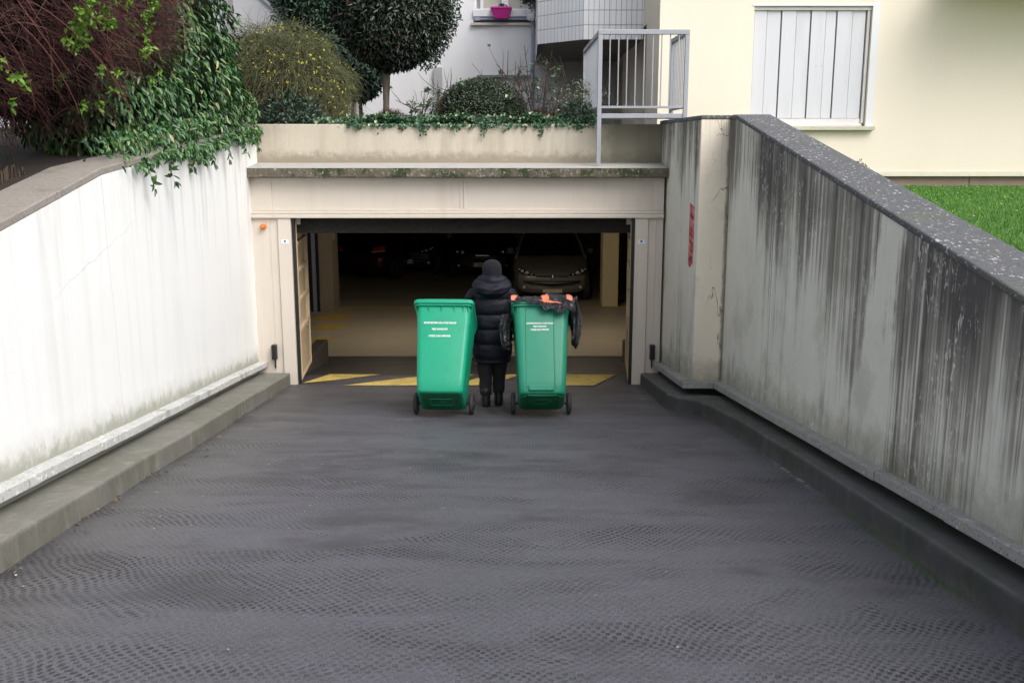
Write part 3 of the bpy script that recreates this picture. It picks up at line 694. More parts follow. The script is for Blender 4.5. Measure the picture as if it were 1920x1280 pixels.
mb.box(wx0, wx1-.0, 14.03, 14.12, wz1-.05, wz1-.002); mb.box(wx1-.05, wx1-.012, 14.04, 14.11, wz0+.04, wz1-.05); mb.box(wx0+.0, wx0+.02, 14.04, 14.11, wz0+.04, wz1-.05)
s_ = mb.build('frame', simple('frame_white', (.66, .64, .63), .5), bevel=.004); s_.parent = wf
mb = MB(); n_ = 8; W0, W1 = wx0+.022, wx1-.055
wid = [.17, .20, .20, .20, .20, .15, .21, .19]; tot = sum(wid); x = W0
for i, a in enumerate(wid):
    b = a/tot*(W1-W0); y = 14.055 + (.0 if i % 2 == 0 else .010)
    mb.box(x+.003, x+b-(.003 if i % 2 == 0 else .014), y, y+.02, wz0+.105, wz1-.052); x += b
s_ = mb.build('shutter', M['shutter'], bevel=.0035); s_.parent = wf
mb = MB(); mb.box(wx0, wx1, 14.115, 14.14, wz0, wz1-.0)
for x in (4.165, 4.24): mb.lathe((x, 14.056, 2.46), (0, -1, 0), [(.009, 0), (.008, .006), (.001, .007)], 10)
s_ = mb.build('backing', simple('backing_grey', (.5, .5, .5), .8)); s_.parent = wf  # plain grey sheet seen through the shutter seams
mb = MB(); mb.box(5.8, 14, 12.75, 13.999, 3.50, 3.70); bpart(mb, 'balcony', M['cream'], bevel=.01)
# window recess liners of the side wall
for a, b in ((15.35, 16.55), (18.55, 19.95)):
    mb = MB(); mb.box(2.27, 2.298, a+.004, b-.004, 1.02, 3.146); f_ = bpart(mb, 'window', M['whitep'])
    mb = MB(); mb.box(2.255, 2.268, a+.1, b-.1, 1.2, 3.0); g_ = mb.build('pane', M['glass']); g_.parent = f_
# central white building
wb = empty('apartment_building', (-1, 20, 1.8), 'white rendered building behind the garden with a tiled corner balcony and a white window', 'building')
X0, X1, Z0, Z1 = -.745, .47, 3.70, 5.2
mb = MB(); WL = -1.9
mb.box(-3.9, X0, 20, 20.4, 1.0, 7.5); mb.box(X1, 2.0, 20, 20.4, 1.0, 7.5); mb.box(X0, X1, 20, 20.4, Z1, 7.5); mb.box(X0, X1, 20, 20.4, 2.70, Z0-.05)
mb.box(X0, -.66, 20, 20.4, 1.0, 2.70); mb.box(.36, X1, 20, 20.4, 1.0, 2.70); mb.box(-.66, .36, 20.12, 20.4, 1.0, 2.70)
bpart(mb, 'wall', M['whitew'], wb)
mb = MB(); mb.box(-5, 2.6, 19.7, 26, 7.5, 7.75); bpart(mb, 'roof', M['soffit'], wb)
mb = MB(); mb.box(-.68, .38, 19.95, 20.0, 2.672, 2.712); bpart(mb, 'lintel', simple('grey_lintel', (.26, .25, .25), .9), wb)
mb = MB(); mb.box(X0, X1, 20.16, 20.20, 3.92, Z1)
wf = bpart(mb, 'window', M['blind'], wb)
mb = MB(); mb.box(X0, X0+.06, 20.08, 20.159, 3.72, Z1); mb.box(X0+.13, X0+.19, 20.08, 20.159, 3.9, Z1); mb.box(X1-.10, X1-.04, 20.08, 20.159, 3.9, Z1)
mb.box(-.20, -.07, 20.06, 20.158, 3.9, Z1); mb.box(X0+.06, X1-.04, 20.07, 20.157, 3.90, 3.96)
s_ = mb.build('frame', M['whitep'], bevel=.006); s_.parent = wf
mb = MB(); mb.box(X0-.01, X1+.01, 19.95, 19.99, 3.80, 3.93); s_ = mb.build('guard_bar', M['whitep'], bevel=.006); s_.parent = wf
mb = MB(); mb.box(X0+.01, X1-.01, 20.14, 20.158, Z0, 3.899); s_ = mb.build('lower_pane', simple('navy_shade', (.05, .07, .13), .3)); s_.parent = wf
mb = MB(); mb.box(X0+.10, X1-.12, 19.97, 20.10, Z0+.045, Z0+.085); mb.box(X0+.25, X1-.4, 19.96, 20.0, Z0+.088, Z0+.10); mb.box(X0+.02, X0+.13, 19.96, 20.08, Z0+.03, Z0+.115); mb.box(X1-.15, X1-.02, 19.96, 20.08, Z0+.03, Z0+.115)
s_ = mb.build('rail_hardware', M['galvb'], bevel=.004); s_.parent = wf
mb = MB(); mb.box(X0-.05, X1+.04, 19.93, 20.35, 3.635, 3.685); s_ = mb.build('sill', M['stone'], bevel=.006); s_.parent = wf
# tiled balcony
def mat_tile():
    n = NT('white_tiles'); uv = n.new('ShaderNodeTexCoord').outputs['UV']; s = n.new('ShaderNodeSeparateXYZ'); n.put(s.inputs[0], uv)
    fx = n.m('ABSOLUTE', n.m('SUBTRACT', n.m('FRACT', s.outputs[0]), .5)); fy = n.m('ABSOLUTE', n.m('SUBTRACT', n.m('FRACT', s.outputs[1]), .5))
    g = n.m('MAXIMUM', n.step(fx, .455, .475), n.step(fy, .478, .487))
    cell = n.new('ShaderNodeTexWhiteNoise'); v = n.comb(n.m('FLOOR', s.outputs[0]), n.m('FLOOR', s.outputs[1]), 0.); n.put(cell.inputs[0], v)
    c = n.mix(cell.outputs[0], (.84, .85, .89), (.90, .90, .92)); c = n.mix(g, c, (.17, .19, .20))
    return n.out(c, n.m('MULTIPLY_ADD', g, .5, .22), n.bump(n.m('MULTIPLY', g, -1.), .004))
M['tile'] = mat_tile()
P = [(.46, 20.0), (.405, 16.5), (1.085, 15.72), (1.50, 15.72), (1.998, 15.72)]; zb, zt = 2.965, 5.2
me = bpy.data.meshes.new('balcony_front'); V = []; F = []; UV = []; u = 0
for (a, b) in zip(P[:-1], P[1:]):
    L = math.dist(a, b); o = len(V); V += [(*a, zb), (*b, zb), (*b, zt), (*a, zt)]; F.append((o, o+1, o+2, o+3))
    k = .079; UV += [(u/k, 0), ((u+L)/k, 0), ((u+L)/k, (zt-zb)/.215), (u/k, (zt-zb)/.215)]; u += round(L/k)*k
me.from_pydata(V, [], F); uvl = me.uv_layers.new(name='uv')
for i, q in enumerate(UV): uvl.data[i].uv = q
me.materials.append(M['tile']); o = bpy.data.objects.new('balcony_front', me); col.objects.link(o)
sm = o.modifiers.new('thick', 'SOLIDIFY'); sm.thickness = .1; sm.offset = 1 if False else -1
place(o, wb)
mb = MB(); mb.loft([[(x, y, zb+.003) for x, y in [(.50, 19.998), (.455, 16.53), (1.10, 15.77), (1.996, 15.77), (1.996, 19.998)]], [(x, y, zb+.16) for x, y in [(.50, 19.998), (.455, 16.53), (1.10, 15.77), (1.996, 15.77), (1.996, 19.998)]]])
bpart(mb, 'balcony_slab', M['soffit'], wb)
mb = MB(); mb.tube([(.40, 19.93, 1.6), (.40, 19.93, 9)], .035, 10); bpart(mb, 'downpipe', M['galvb'], wb)
mb = MB(); mb.box(-1.52, -1.36, 19.9, 20.0, 1.4, 2.85); bpart(mb, 'service_duct', simple('grey_duct', (.45, .45, .46), .7), wb)
# left building
lb = empty('apartment_building', (-7, 22, 1.5), 'pale grey building far left with pink downpipe and sloping stair window', 'building')
mb = MB(); mb.box(-16, -5.87, 22, 22.4, 1, 11); mb.box(-5.80, -3.9, 21.6, 22.0, 1, 11); bpart(mb, 'wall', simple('grey_render', (.50, .50, .52), .85, .1, 2, obj=False), lb)
mb = MB(); mb.box(-16, -3.9, 21.4, 26, 11, 11.2); bpart(mb, 'roof', M['soffit'], lb)
mb = MB(); mb.tube([(-5.86, 21.9, 1), (-5.86, 21.9, 10.5)], .065, 12); bpart(mb, 'downpipe', simple('pink_pipe', (.62, .50, .46), .6), lb)
mb = MB(); mb.prism([(-5.45, 4.62), (-3.92, 3.2), (-3.92, 5.6), (-5.45, 6.9)], 'y', 21.57, 21.598); wl = bpart(mb, 'window', simple('dark_window', (.03, .035, .04), .1), lb)
mb = MB()
for dz in (0, .55, 1.1): mb.tube([(-5.47, 21.55, 4.62+dz), (-3.9, 21.55, 3.17+dz)], .035, 6)
for x in (-5.46, -4.75, -4.1): mb.tube([(x, 21.56, 4.62-(x+5.46)*.925), (x, 21.56, 6.6)], .035, 6)
s_ = mb.build('frame', simple('frame_grey', (.36, .38, .42), .5)); s_.parent = wl

# window box and hanging planter
pb = empty('window_box', (-.21, 19.9, 3.76), 'magenta plastic window box hanging on the white guard bar', 'planter')
mb = MB(); mb.loft([[(-.33, 19.80, 3.745), (-.075, 19.80, 3.745), (-.075, 19.94, 3.745), (-.33, 19.94, 3.745)], [(-.40, 19.76, 3.93), (-.01, 19.76, 3.93), (-.01, 19.945, 3.93), (-.40, 19.945, 3.93)]]); mb.box(-.41, .0, 19.75, 19.948, 3.925, 3.96)
place(mb.build('trough', simple('magenta_plastic', (.50, .02, .24), .4), bevel=.006), pb)
hp = empty('hanging_planter', (.345, 19.75, 3.72), 'small white hanging pot with drooping leaves beside the tiled balcony', 'planter')
mb = MB(); mb.lathe((.355, 19.75, 3.70), (0, 0, 1), [(.045, 0), (.07, .03), (.085, .12), (.075, .20), (.06, .205)], 16); place(mb.build('pot', M['whitep'], smooth=True), hp)
mb = MB(); mb.tube([(.355, 19.75, 3.90), (.355, 19.75, 4.5)], .006, 5); place(mb.build('hanger', M['black']), hp)

# ------------------------------------------------------------------ vegetation
def leaves(name, C, D, Nn, L, W, mat, parent, fold=.25):
    C = np.asarray(C, float); n = len(C); D = D/np.linalg.norm(D, axis=1, keepdims=True)
    S = np.cross(D, Nn); S /= (np.linalg.norm(S, axis=1, keepdims=True)+1e-9); U = np.cross(S, D)
    L = (np.ones(n)*L)[:, None]; W = (np.ones(n)*W)[:, None]
    V = np.empty((n, 6, 3)); V[:, 0] = C; V[:, 3] = C + D*L - U*L*.12
    V[:, 1] = C + D*L*.3 + S*W*.5 + U*W*fold; V[:, 2] = C + D*L*.68 + S*W*.38 + U*W*fold*.6
    V[:, 5] = C + D*L*.3 - S*W*.5 + U*W*fold; V[:, 4] = C + D*L*.68 - S*W*.38 + U*W*fold*.6
    idx = np.arange(n)[:, None]*6
    F = np.concatenate([idx+np.array([0, 1, 2, 3]), idx+np.array([0, 3, 4, 5])], 1).reshape(-1, 4)
    return npmesh(name, V.reshape(-1, 3), F, mat, parent)
def npmesh(name, V, F, mat, parent, smooth=False):
    me = bpy.data.meshes.new(name); me.vertices.add(len(V)); me.vertices.foreach_set('co', V.astype(np.float32).ravel())
    me.loops.add(F.size); me.loops.foreach_set('vertex_index', F.astype(np.int32).ravel())
    me.polygons.add(len(F)); me.polygons.foreach_set('loop_start', np.arange(len(F), dtype=np.int32)*4)
    if smooth: me.polygons.foreach_set('use_smooth', np.ones(len(F), bool))
    me.update(calc_edges=True); me.validate()
    me.materials.append(mat); o = bpy.data.objects.new(name, me); col.objects.link(o)
    return place(o, parent) if parent else o
def twigs(name, P0, V0, length, K, rad, grav, mat, parent, wig=.25, taper=.35):
    """n curved three sided stems: start P0, direction V0, bending down by grav"""
    n = len(P0); step = (np.ones(n)*length/(K-1))[:, None]; d = V0/np.linalg.norm(V0, axis=1, keepdims=True)
    pts = [P0.copy()]; p = P0.copy(); w_ = rng.normal(0, 1, (n, 3))*wig
    for i in range(K-1):
        d = d + (w_ + rng.normal(0, wig*.6, (n, 3)))/(K-1) + np.array([0, 0, -grav/(K-1)]); d /= np.linalg.norm(d, axis=1, keepdims=True)
        p = p + d*step; pts.append(p.copy())
    pts = np.stack(pts, 1); T = np.gradient(pts, axis=1); T /= (np.linalg.norm(T, axis=2, keepdims=True)+1e-9)
    ref = np.array([.3, .9, .31]); A = np.cross(T, ref); A /= (np.linalg.norm(A, axis=2, keepdims=True)+1e-9); B = np.cross(T, A)
    rr = (np.ones(n)*rad)[:, None, None]*np.linspace(1, taper, K)[None, :, None]
    V = np.stack([pts + (A*math.cos(a)+B*math.sin(a))*rr for a in (0, 2.094, 4.189)], 2)  # n,K,3,3
    idx = (np.arange(n)*K*3)[:, None, None, None] + (np.arange(K-1)*3)[None, :, None, None]
    q = np.array([[0, 1, 4, 3], [1, 2, 5, 4], [2, 0, 3, 5]])[None, None]
    F = (idx + q).reshape(-1, 4)
    npmesh(name, V.reshape(-1, 3), F, mat, parent)
    return pts
def twigs_each(name, P0, V0, length, K, rad, grav, mat, parent, **k):
    L = np.ones(len(P0))*length; Rr_ = np.ones(len(P0))*rad
    return np.concatenate([twigs(name, P0[i:i+1], V0[i:i+1], L[i:i+1], K, Rr_[i:i+1], grav, mat, parent, **k) for i in range(len(P0))])
def unit(n):
    v = rng.normal(0, 1, (n, 3)); return v/np.linalg.norm(v, axis=1, keepdims=True)
def lump(d, s, a, ph=0.):
    r = np.zeros(len(d))
    for k_ in range(5):
        f = s*(1+.6*k_); q = d*f
        r += np.sin(q[:, 0]*1.7+ph+k_)*np.cos(q[:, 1]*1.3+2*ph)*np.sin(q[:, 2]*1.9+k_*2.1+ph)/(1+.5*k_)
    return 1 + a*r
def shell(c, rad, n, s=2.2, a=.16, depth=.18, ph=0.):
    """points through the outer part of a lumpy ellipsoid; returns points and outward normals"""
    d = unit(n); r = lump(d, s, a, ph)*(1 - np.abs(rng.normal(0, depth, n)))
    rad = np.array(rad); p = np.array(c) + d*rad*r[:, None]
    nn = d/rad; nn /= np.linalg.norm(nn, axis=1, keepdims=True); return p, nn
def core(name, c, rad, mat, parent, s=2.2, a=.16, k=.8, ph=0.):
    bm = bmesh.new(); bmesh.ops.create_icosphere(bm, subdivisions=4, radius=1)
    for v in bm.verts:
        d = np.array([v.co[:]]); r = lump(d, s, a, ph)[0]*k*(1+.10*mnoise.noise(v.co*9)); v.co = Vector(c) + Vector(v.co[i]*rad[i]*r for i in range(3))
    me = bpy.data.meshes.new(name); bm.to_mesh(me); bm.free(); me.materials.append(mat); o = bpy.data.objects.new(name, me); col.objects.link(o)
    return place(o, parent)
def leafdirs(nn, droop=.3, out=.6, rnd=.6):
    D = nn*out + unit(len(nn))*rnd + np.array([0, 0, -droop]); N_ = nn*.8 + np.array([0, 0, .55]) + unit(len(nn))*.45
    return D, N_

L_ = {}
L_['laurel'] = leafmat('laurel_leaves', [(0, (.010, .04, .012)), (.35, (.03, .10, .025)), (.7, (.065, .165, .045)), (.95, (.14, .24, .08)), (.985, (.30, .27, .13)), (1, (.40, .35, .21))], .32)
L_['young'] = leafmat('young_green', [(0, (.08, .20, .02)), (1, (.23, .42, .05))], .45, .25)
L_['dark'] = leafmat('dark_leaves', [(0, (.008, .018, .010)), (.6, (.022, .040, .022)), (.93, (.045, .06, .035)), (.985, (.07, .06, .04)), (1, (.25, .05, .03))], .35, .05)
L_['blue'] = leafmat('blue_green_leaves', [(0, (.012, .032, .022)), (.6, (.03, .07, .045)), (1, (.08, .14, .09))], .4, .08)
L_['mound'] = leafmat('mound_leaves', [(0, (.02, .032, .018)), (.6, (.05, .075, .045)), (.95, (.10, .13, .085)), (1, (.14, .07, .04))], .4, .08)
L_['ivy'] = leafmat('ivy_leaves', [(0, (.014, .05, .022)), (.55, (.035, .10, .045)), (.85, (.09, .19, .08)), (1, (.38, .42, .25))], .38, .1)
L_['yellow'] = leafmat('yellow_flowers', [(0, (.55, .48, .03)), (1, (.75, .72, .10))], .6, .2)
L_['rust'] = leafmat('rusty_leaves', [(0, (.05, .035, .022)), (1, (.22, .16, .10))], .7, .1)
L_['grass'] = leafmat('grass_blades', [(0, (.06, .17, .02)), (.6, (.11, .30, .035)), (1, (.22, .42, .07))], .55, .2)
M['twig_red'] = (lambda n: n.out(n.ramp(n.new('ShaderNodeNewGeometry').outputs['Random Per Island'], [(0, (.022, .008, .009)), (.6, (.065, .020, .019)), (.88, (.13, .045, .035)), (1, (.24, .15, .13))]), .7))(NT('red_twigs'))
M['twig_brown'] = (lambda n: n.out(n.ramp(n.new('ShaderNodeNewGeometry').outputs['Random Per Island'], [(0, (.035, .022, .018)), (.5, (.07, .05, .032)), (1, (.14, .11, .07))]), .75))(NT('brown_twigs'))
M['twig_green'] = (lambda n: n.out(n.ramp(n.new('ShaderNodeNewGeometry').outputs['Random Per Island'], [(0, (.05, .05, .02)), (.5, (.11, .115, .045)), (1, (.17, .19, .08))]), .7))(NT('green_stems'))
M['bark'] = simple('bark', (.13, .105, .085), .9, .35, 12, .01, 40, obj=False)
M['core'] = simple('hedge_inner_shade', (.009, .006, .005), 1., .4, 14, .05, 20, obj=False, spec=.1)  # near-black filler lumps; the hedge's inner and underside shade put into colour
M['core_g'] = simple('shrub_inner_shade', (.010, .018, .008), 1., .4, 14, .05, 20, obj=False, spec=.1)  # green filler lumps, inner shade of shrubs and crowns put into colour

# red twiggy hedge behind the left wall
hd = empty('hedge', (-4.1, 7.2, 1.1), 'dark red twiggy hedge with fresh green tufts above the near white wall', 'hedge')
blobs = [((-4.25, 5.2, 2.35), (1.15, 1.2, 1.05)), ((-4.05, 6.6, 2.40), (1.10, 1.25, 1.08)), ((-4.05, 8.0, 2.50), (1.05, 1.25, 1.0)), ((-4.1, 9.4, 2.7), (1.0, 1.1, .95))]
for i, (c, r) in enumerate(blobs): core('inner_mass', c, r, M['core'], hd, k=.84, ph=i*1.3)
PP, DD, NNs = [], [], []
for i, (c, r) in enumerate(blobs):
    p, nn = shell(c, r, 12500, depth=.12, ph=i*1.3); keep = (p[:, 0] > -4.9) & (rng.uniform(0, 1, len(p)) < np.clip((p[:, 2]-1.35)/1.0, .12, 1)); PP.append(p[keep]); NNs.append(nn[keep])  # twigs thinned low down so the dark core shows as underside shade
PP = np.concatenate(PP); NNs = np.concatenate(NNs)
dirs = NNs*.22 + np.array([.35, .10, -.30]) + rng.normal(0, .62, PP.shape)
twigs('twigs', PP, dirs, rng.uniform(.12, .36, len(PP)), 5, rng.uniform(.0014, .0032, len(PP)), .5, M['twig_red'], hd, wig=.5)
p, nn = shell(blobs[1][0], (1.12, 2.4, 1.1), 330, depth=.03, ph=1.3); k_ = (p[:, 0] > -4.6) & (p[:, 2] > 1.9)
twigs('long_shoots', p[k_]+np.array([0, 0, .15]), nn[k_]*.3+np.array([.55, -.05, -.25])+rng.normal(0, .28, (k_.sum(), 3)), rng.uniform(.4, .85, k_.sum()), 9, .0032, 1.0, simple('rust_shoots', (.17, .055, .038), .6), hd, wig=.25)
# leaf tufts mostly upper left
T = []
for i, (c, r) in enumerate(blobs):
    p, nn = shell(c, r, (2300, 1900, 600, 200)[i], depth=.02, ph=i*1.3); k_ = (nn[:, 0] > .1) & (p[:, 2] > 1.95 + .07*rng.normal(0, 3, len(p))) & (np.sin(p[:, 1]*4.1+1)*np.cos(p[:, 2]*5.3+p[:, 0]*3) > .12)
    T.append(np.concatenate([p[k_], nn[k_]], 1))
T = np.concatenate(T); cc = np.repeat(T[:, :3], 9, 0) + T.repeat(9, 0)[:, 3:]*.14; nn = T.repeat(9, 0)[:, 3:]
D = nn*.5 + unit(len(cc))*.9 + np.array([.15, 0, .15]); leaves('leaf_tufts', cc + unit(len(cc))*.03, D, nn + np.array([0, 0, .5]) + unit(len(cc))*.4, rng.uniform(.032, .062, len(cc)), .026, L_['young'], hd)

# laurel trailing over the wall
la = empty('laurel_shrub', (-4.1, 10.8, 1.5), 'glossy green laurel shrub spilling over the far end of the white wall', 'shrub')
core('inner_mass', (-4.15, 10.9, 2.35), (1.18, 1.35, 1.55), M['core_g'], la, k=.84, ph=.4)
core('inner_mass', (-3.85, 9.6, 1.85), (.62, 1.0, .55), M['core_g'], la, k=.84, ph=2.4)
lb_ = [((-4.15, 10.9, 2.35), (1.18, 1.35, 1.55), 15000, .4), ((-3.80, 9.6, 1.85), (.70, 1.15, .6), 6500, 2.4), ((-3.55, 11.4, 1.95), (.52, .75, .55), 3600, 3.1), ((-4.3, 9.6, 3.3), (.8, 1.0, .6), 3000, 5.)]
for c, r, n_, ph in lb_:
    p, nn = shell(c, r, n_, depth=.10, ph=ph); k_ = p[:, 0] > -4.9; p = p[k_]; nn = nn[k_]
    D, N_ = leafdirs(nn, .75, .5, .5); leaves('leaves', p, D, N_, rng.uniform(.055, .115, len(p)), rng.uniform(.022, .040, len(p)), L_['laurel'], la)
n_ = 5600; yv = rng.uniform(6.8, 12.45, n_)*1.; t_ = (yv-6.7)/5.7
xw = lwx(yv); zt_ = np.where(yv < 7, 1.27-(7-yv)*.155, 1.27+(yv-7)*.0693)
p = np.stack([xw + rng.uniform(-.36, .05, n_), yv, zt_ + rng.uniform(.0, .16, n_) + .2*t_*rng.uniform(0, 1, n_)], 1)
hang = (rng.uniform(0, 1, n_) < .26); sw_ = .5+.5*np.sin(yv*5.1)*np.cos(yv*2.3)
p[hang, 0] = xw[hang] + rng.uniform(.015, .09, hang.sum()); p[hang, 2] = zt_[hang] - rng.uniform(0, .19, hang.sum())*sw_[hang]*(.35+.65*np.clip(t_[hang]*2, 0, 1))
dn = (rng.uniform(0, 1, n_) < np.clip((t_-.10)*2.4, 0, 1)); p = p[dn]
leaves('trailing_leaves', p, np.array([.35, -.1, -.8]) + rng.normal(0, .4, p.shape), np.array([.9, -.3, .4]) + rng.normal(0, .4, p.shape), rng.uniform(.045, .085, len(p)), rng.uniform(.022, .04, len(p)), L_['laurel'], la)
p0 = np.array([[lwx(y)+.03, y, 1.27+(y-7)*.0693] for y in (7.9, 8.45, 9.3, 9.9, 10.6, 11.3, 12.0)]); pts = twigs_each('stem', p0, np.tile(np.array([.25, 0, -1.]), (len(p0), 1)), .26, 6, .003, .2, M['twig_green'], la)
q = pts.reshape(-1, 3).repeat(3, 0); leaves('sprig_leaves', q, np.array([.2, 0, -.6]) + rng.normal(0, .6, q.shape), np.array([1, -.4, .3]) + rng.normal(0, .3, q.shape), .075, .03, L_['laurel'], la)

# reed screen behind the near part of the wall
rs = empty('reed_screen', (-3.6, 5.6, .9), 'brown reed screen under the hedge at the left edge', 'fence')
mb = MB()
for i in range(150):
    y = 4.2+i*.02; x = lwx(y)-.62+random.uniform(-.01, .01); mb.tube([(x, y, .55), (x+random.uniform(-.01, .01), y+random.uniform(-.02, .02), 1.20+.1*random.random())], .008, 4)
place(mb.build('reeds', (lambda n: n.out(n.ramp(n.new('ShaderNodeNewGeometry').outputs['Random Per Island'], [(0, (.03, .018, .012)), (1, (.10, .065, .042))]), .8))(NT('reeds'))), rs)

# winter jasmine
jm = empty('winter_jasmine', (-3.0, 13.6, 1.6), 'winter jasmine mound of arching brown green stems dotted with yellow flowers', 'shrub')
cj, rj = (-3.02, 13.75, 2.02), (.80, .65, .90)
core('inner_mass', cj, rj, simple('jasmine_inner', (.035, .03, .018), 1., .5, 12, .05, 20, obj=False, spec=.1), jm, k=.85, ph=1., a=.08)
core('inner_mass', (-3.38, 13.9, 2.42), (.46, .5, .5), bpy.data.materials['jasmine_inner'], jm, k=.85, ph=2., a=.08)
q_, m_ = shell((-3.38, 13.9, 2.42), (.50, .5, .55), 3000, depth=.10, ph=2., a=.08)
p, nn = shell(cj, rj, 6800, depth=.10, ph=1., a=.08); p = np.concatenate([p, q_]); nn = np.concatenate([nn, m_]); D = nn*.5 + np.array([.1, -.15, -.35]) + rng.normal(0, .45, p.shape)
twigs('stems', p, D, rng.uniform(.14, .42, len(p)), 6, rng.uniform(.0018, .0035, len(p)), 1.1, M['twig_green'], jm, wig=.6)
p, nn = shell(cj, rj, 1600, depth=.16, ph=1., a=.08); k_ = p[:, 2] < 2.3; p = p[k_]; nn = nn[k_]
twigs('dry_stems', p, nn*.3+np.array([-.1, -.1, -1.])+rng.normal(0, .3, p.shape), rng.uniform(.3, .6, len(p)), 6, .003, .3, M['twig_brown'], jm, wig=.4)
p, nn = shell(cj, (rj[0]*1.04, rj[1]*1.04, rj[2]*1.04), 2600, depth=.05, ph=1., a=.08); D, N_ = leafdirs(nn, .2, .4, .8); leaves('leaves', p, D, N_, .028, .012, leafmat('jasmine_leaves', [(0, (.04, .07, .02)), (1, (.12, .16, .05))], .5), jm)
p, nn = shell(cj, (rj[0]*1.07, rj[1]*1.07, rj[2]*1.07), 480, depth=.03, ph=1., a=.08)
k_ = rng.uniform(0, 1, len(p)) < np.where(p[:, 0] > -3.3, 1., .4); p = p[k_]; nn = nn[k_]
q = p.repeat(5, 0); leaves('flowers', q + rng.normal(0, .006, q.shape), unit(len(q)) + nn.repeat(5, 0)*.3, nn.repeat(5, 0), .017, .013, L_['yellow'], jm)

def trunk(parent, pts, rad, name='trunk', mat=None):
    mb = MB(); mb.tube(pts, rad, 10); return place(mb.build(name, mat or M['bark'], smooth=True), parent)
# clipped ball tree
bt = empty('ball_tree', (-1.83, 14.8, 1.6), 'standard tree clipped to a dense dark green ball on a slim trunk', 'tree')
trunk(bt, [(-1.84, 14.8, 1.55), (-1.83, 14.8, 2.0), (-1.84, 14.82, 2.6), (-1.82, 14.8, 3.0)], [.055, .043, .04, .05])
cbt, rbt = (-1.73, 14.8, 3.32), (.81, .81, .85)
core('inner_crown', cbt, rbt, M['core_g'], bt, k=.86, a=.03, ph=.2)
p, nn = shell(cbt, rbt, 15500, depth=.07, a=.03, ph=.2); D, N_ = leafdirs(nn, .35, .55, .7); leaves('crown', p, D, N_, rng.uniform(.05, .10, len(p)), rng.uniform(.022, .036, len(p)), L_['dark'], bt)
# evergreens behind
def evergreen(root, blobs_, mat, L0, L1, w):
    for i, (c, r, n_) in enumerate(blobs_):
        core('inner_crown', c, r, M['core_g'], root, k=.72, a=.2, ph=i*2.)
        p, nn = shell(c, r, n_, depth=.16, a=.2, ph=i*2.); D, N_ = leafdirs(nn, .2, .5, .8); leaves('crown', p, D, N_, rng.uniform(L0, L1, len(p)), w, mat, root)
e1 = empty('evergreen_tree', (-3.1, 17.5, 1.7), 'blue green evergreen tree filling the gap behind the jasmine', 'tree')
evergreen(e1, [((-3.45, 17.8, 4.1), (.75, .8, 1.0), 6500), ((-3.0, 17.4, 3.6), (.8, .8, 1.5), 6000), ((-2.55, 16.8, 2.55), (.48, .4, .46), 3000)], L_['blue'], .05, .10, .035)
trunk(e1, [(-2.95, 17.2, 1.6), (-2.9, 17.2, 2.5), (-3.0, 17.3, 3.6)], [.07, .06, .05]); trunk(e1, [(-2.7, 17.0, 1.6), (-2.62, 16.95, 2.2), (-2.6, 16.9, 2.7)], [.03, .025, .02])
e2 = empty('evergreen_tree', (-1.2, 16.6, 1.7), 'taller blue green evergreen half hidden behind the clipped ball tree', 'tree')
evergreen(e2, [((-1.40, 16.5, 3.65), (.55, .5, .95), 5000)], L_['blue'], .04, .08, .03); trunk(e2, [(-2.06, 16.6, 1.6), (-2.0, 16.6, 2.5), (-1.4, 16.5, 3.2)], [.035, .03, .025])
gp = empty('gate_post', (-2.45, 17, 1.6), 'slim black metal gate post with bars beyond the clipped ball tree', 'gate')
mb = MB(); mb.box(-2.56, -2.50, 17.0, 17.05, 1.6, 2.42); place(mb.build('post', M['black'], bevel=.004), gp)
mb = MB(); mb.box(-2.95, -2.561, 17.01, 17.03, 2.30, 2.33)
for i in range(5): mb.box(-2.92+i*.075, -2.905+i*.075, 17.012, 17.028, 1.6, 2.30)
place(mb.build('bars', M['galvb']), gp)

# clipped mound
mo = empty('clipped_mound', (-.42, 14.0, 1.6), 'low clipped dome of small grey green leaves in the middle of the bed', 'shrub')
cm_, rm_ = (-.415, 14.0, 1.74), (.655, .6, .56)
core('inner_mass', cm_, rm_, M['core_g'], mo, k=.9, a=.03, ph=.7)
p, nn = shell(cm_, rm_, 15000, depth=.05, a=.03, ph=.7); k_ = p[:, 2] > 1.55; p = p[k_]; nn = nn[k_]; D, N_ = leafdirs(nn, .1, .5, .8)
leaves('leaves', p, D, N_, rng.uniform(.02, .042, len(p)), rng.uniform(.010, .018, len(p)), L_['mound'], mo)
# low reddish shrubs
for (x, y, z, r, lab) in ((-1.62, 13.6, 1.68, .27, 'small reddish brown shrub at the foot of the ball tree'), (.42, 13.7, 1.70, .22, 'small reddish twiggy shrub to the right of the clipped dome')):
    r1 = empty('low_shrub', (x, y, z-.1), lab, 'shrub', 'small reddish shrubs in the bed')
    p, nn = shell((x, y, z), (r, r*.8, r*.55), 420, depth=.3); twigs('twigs', p*.4+np.array([x, y, z-.05])*.6, nn*.6+np.array([0, 0, .9])+rng.normal(0, .3, p.shape), .2, 4, .003, 0., M['twig_red'], r1)
    p, nn = shell((x, y, z+.03), (r, r*.8, r*.5), 900, depth=.2); D, N_ = leafdirs(nn, -.3, .5, .6); leaves('leaves', p, D, N_, .028, .012, leafmat('reddish_leaves', [(0, (.06, .02, .015)), (1, (.16, .07, .05))], .5), r1)
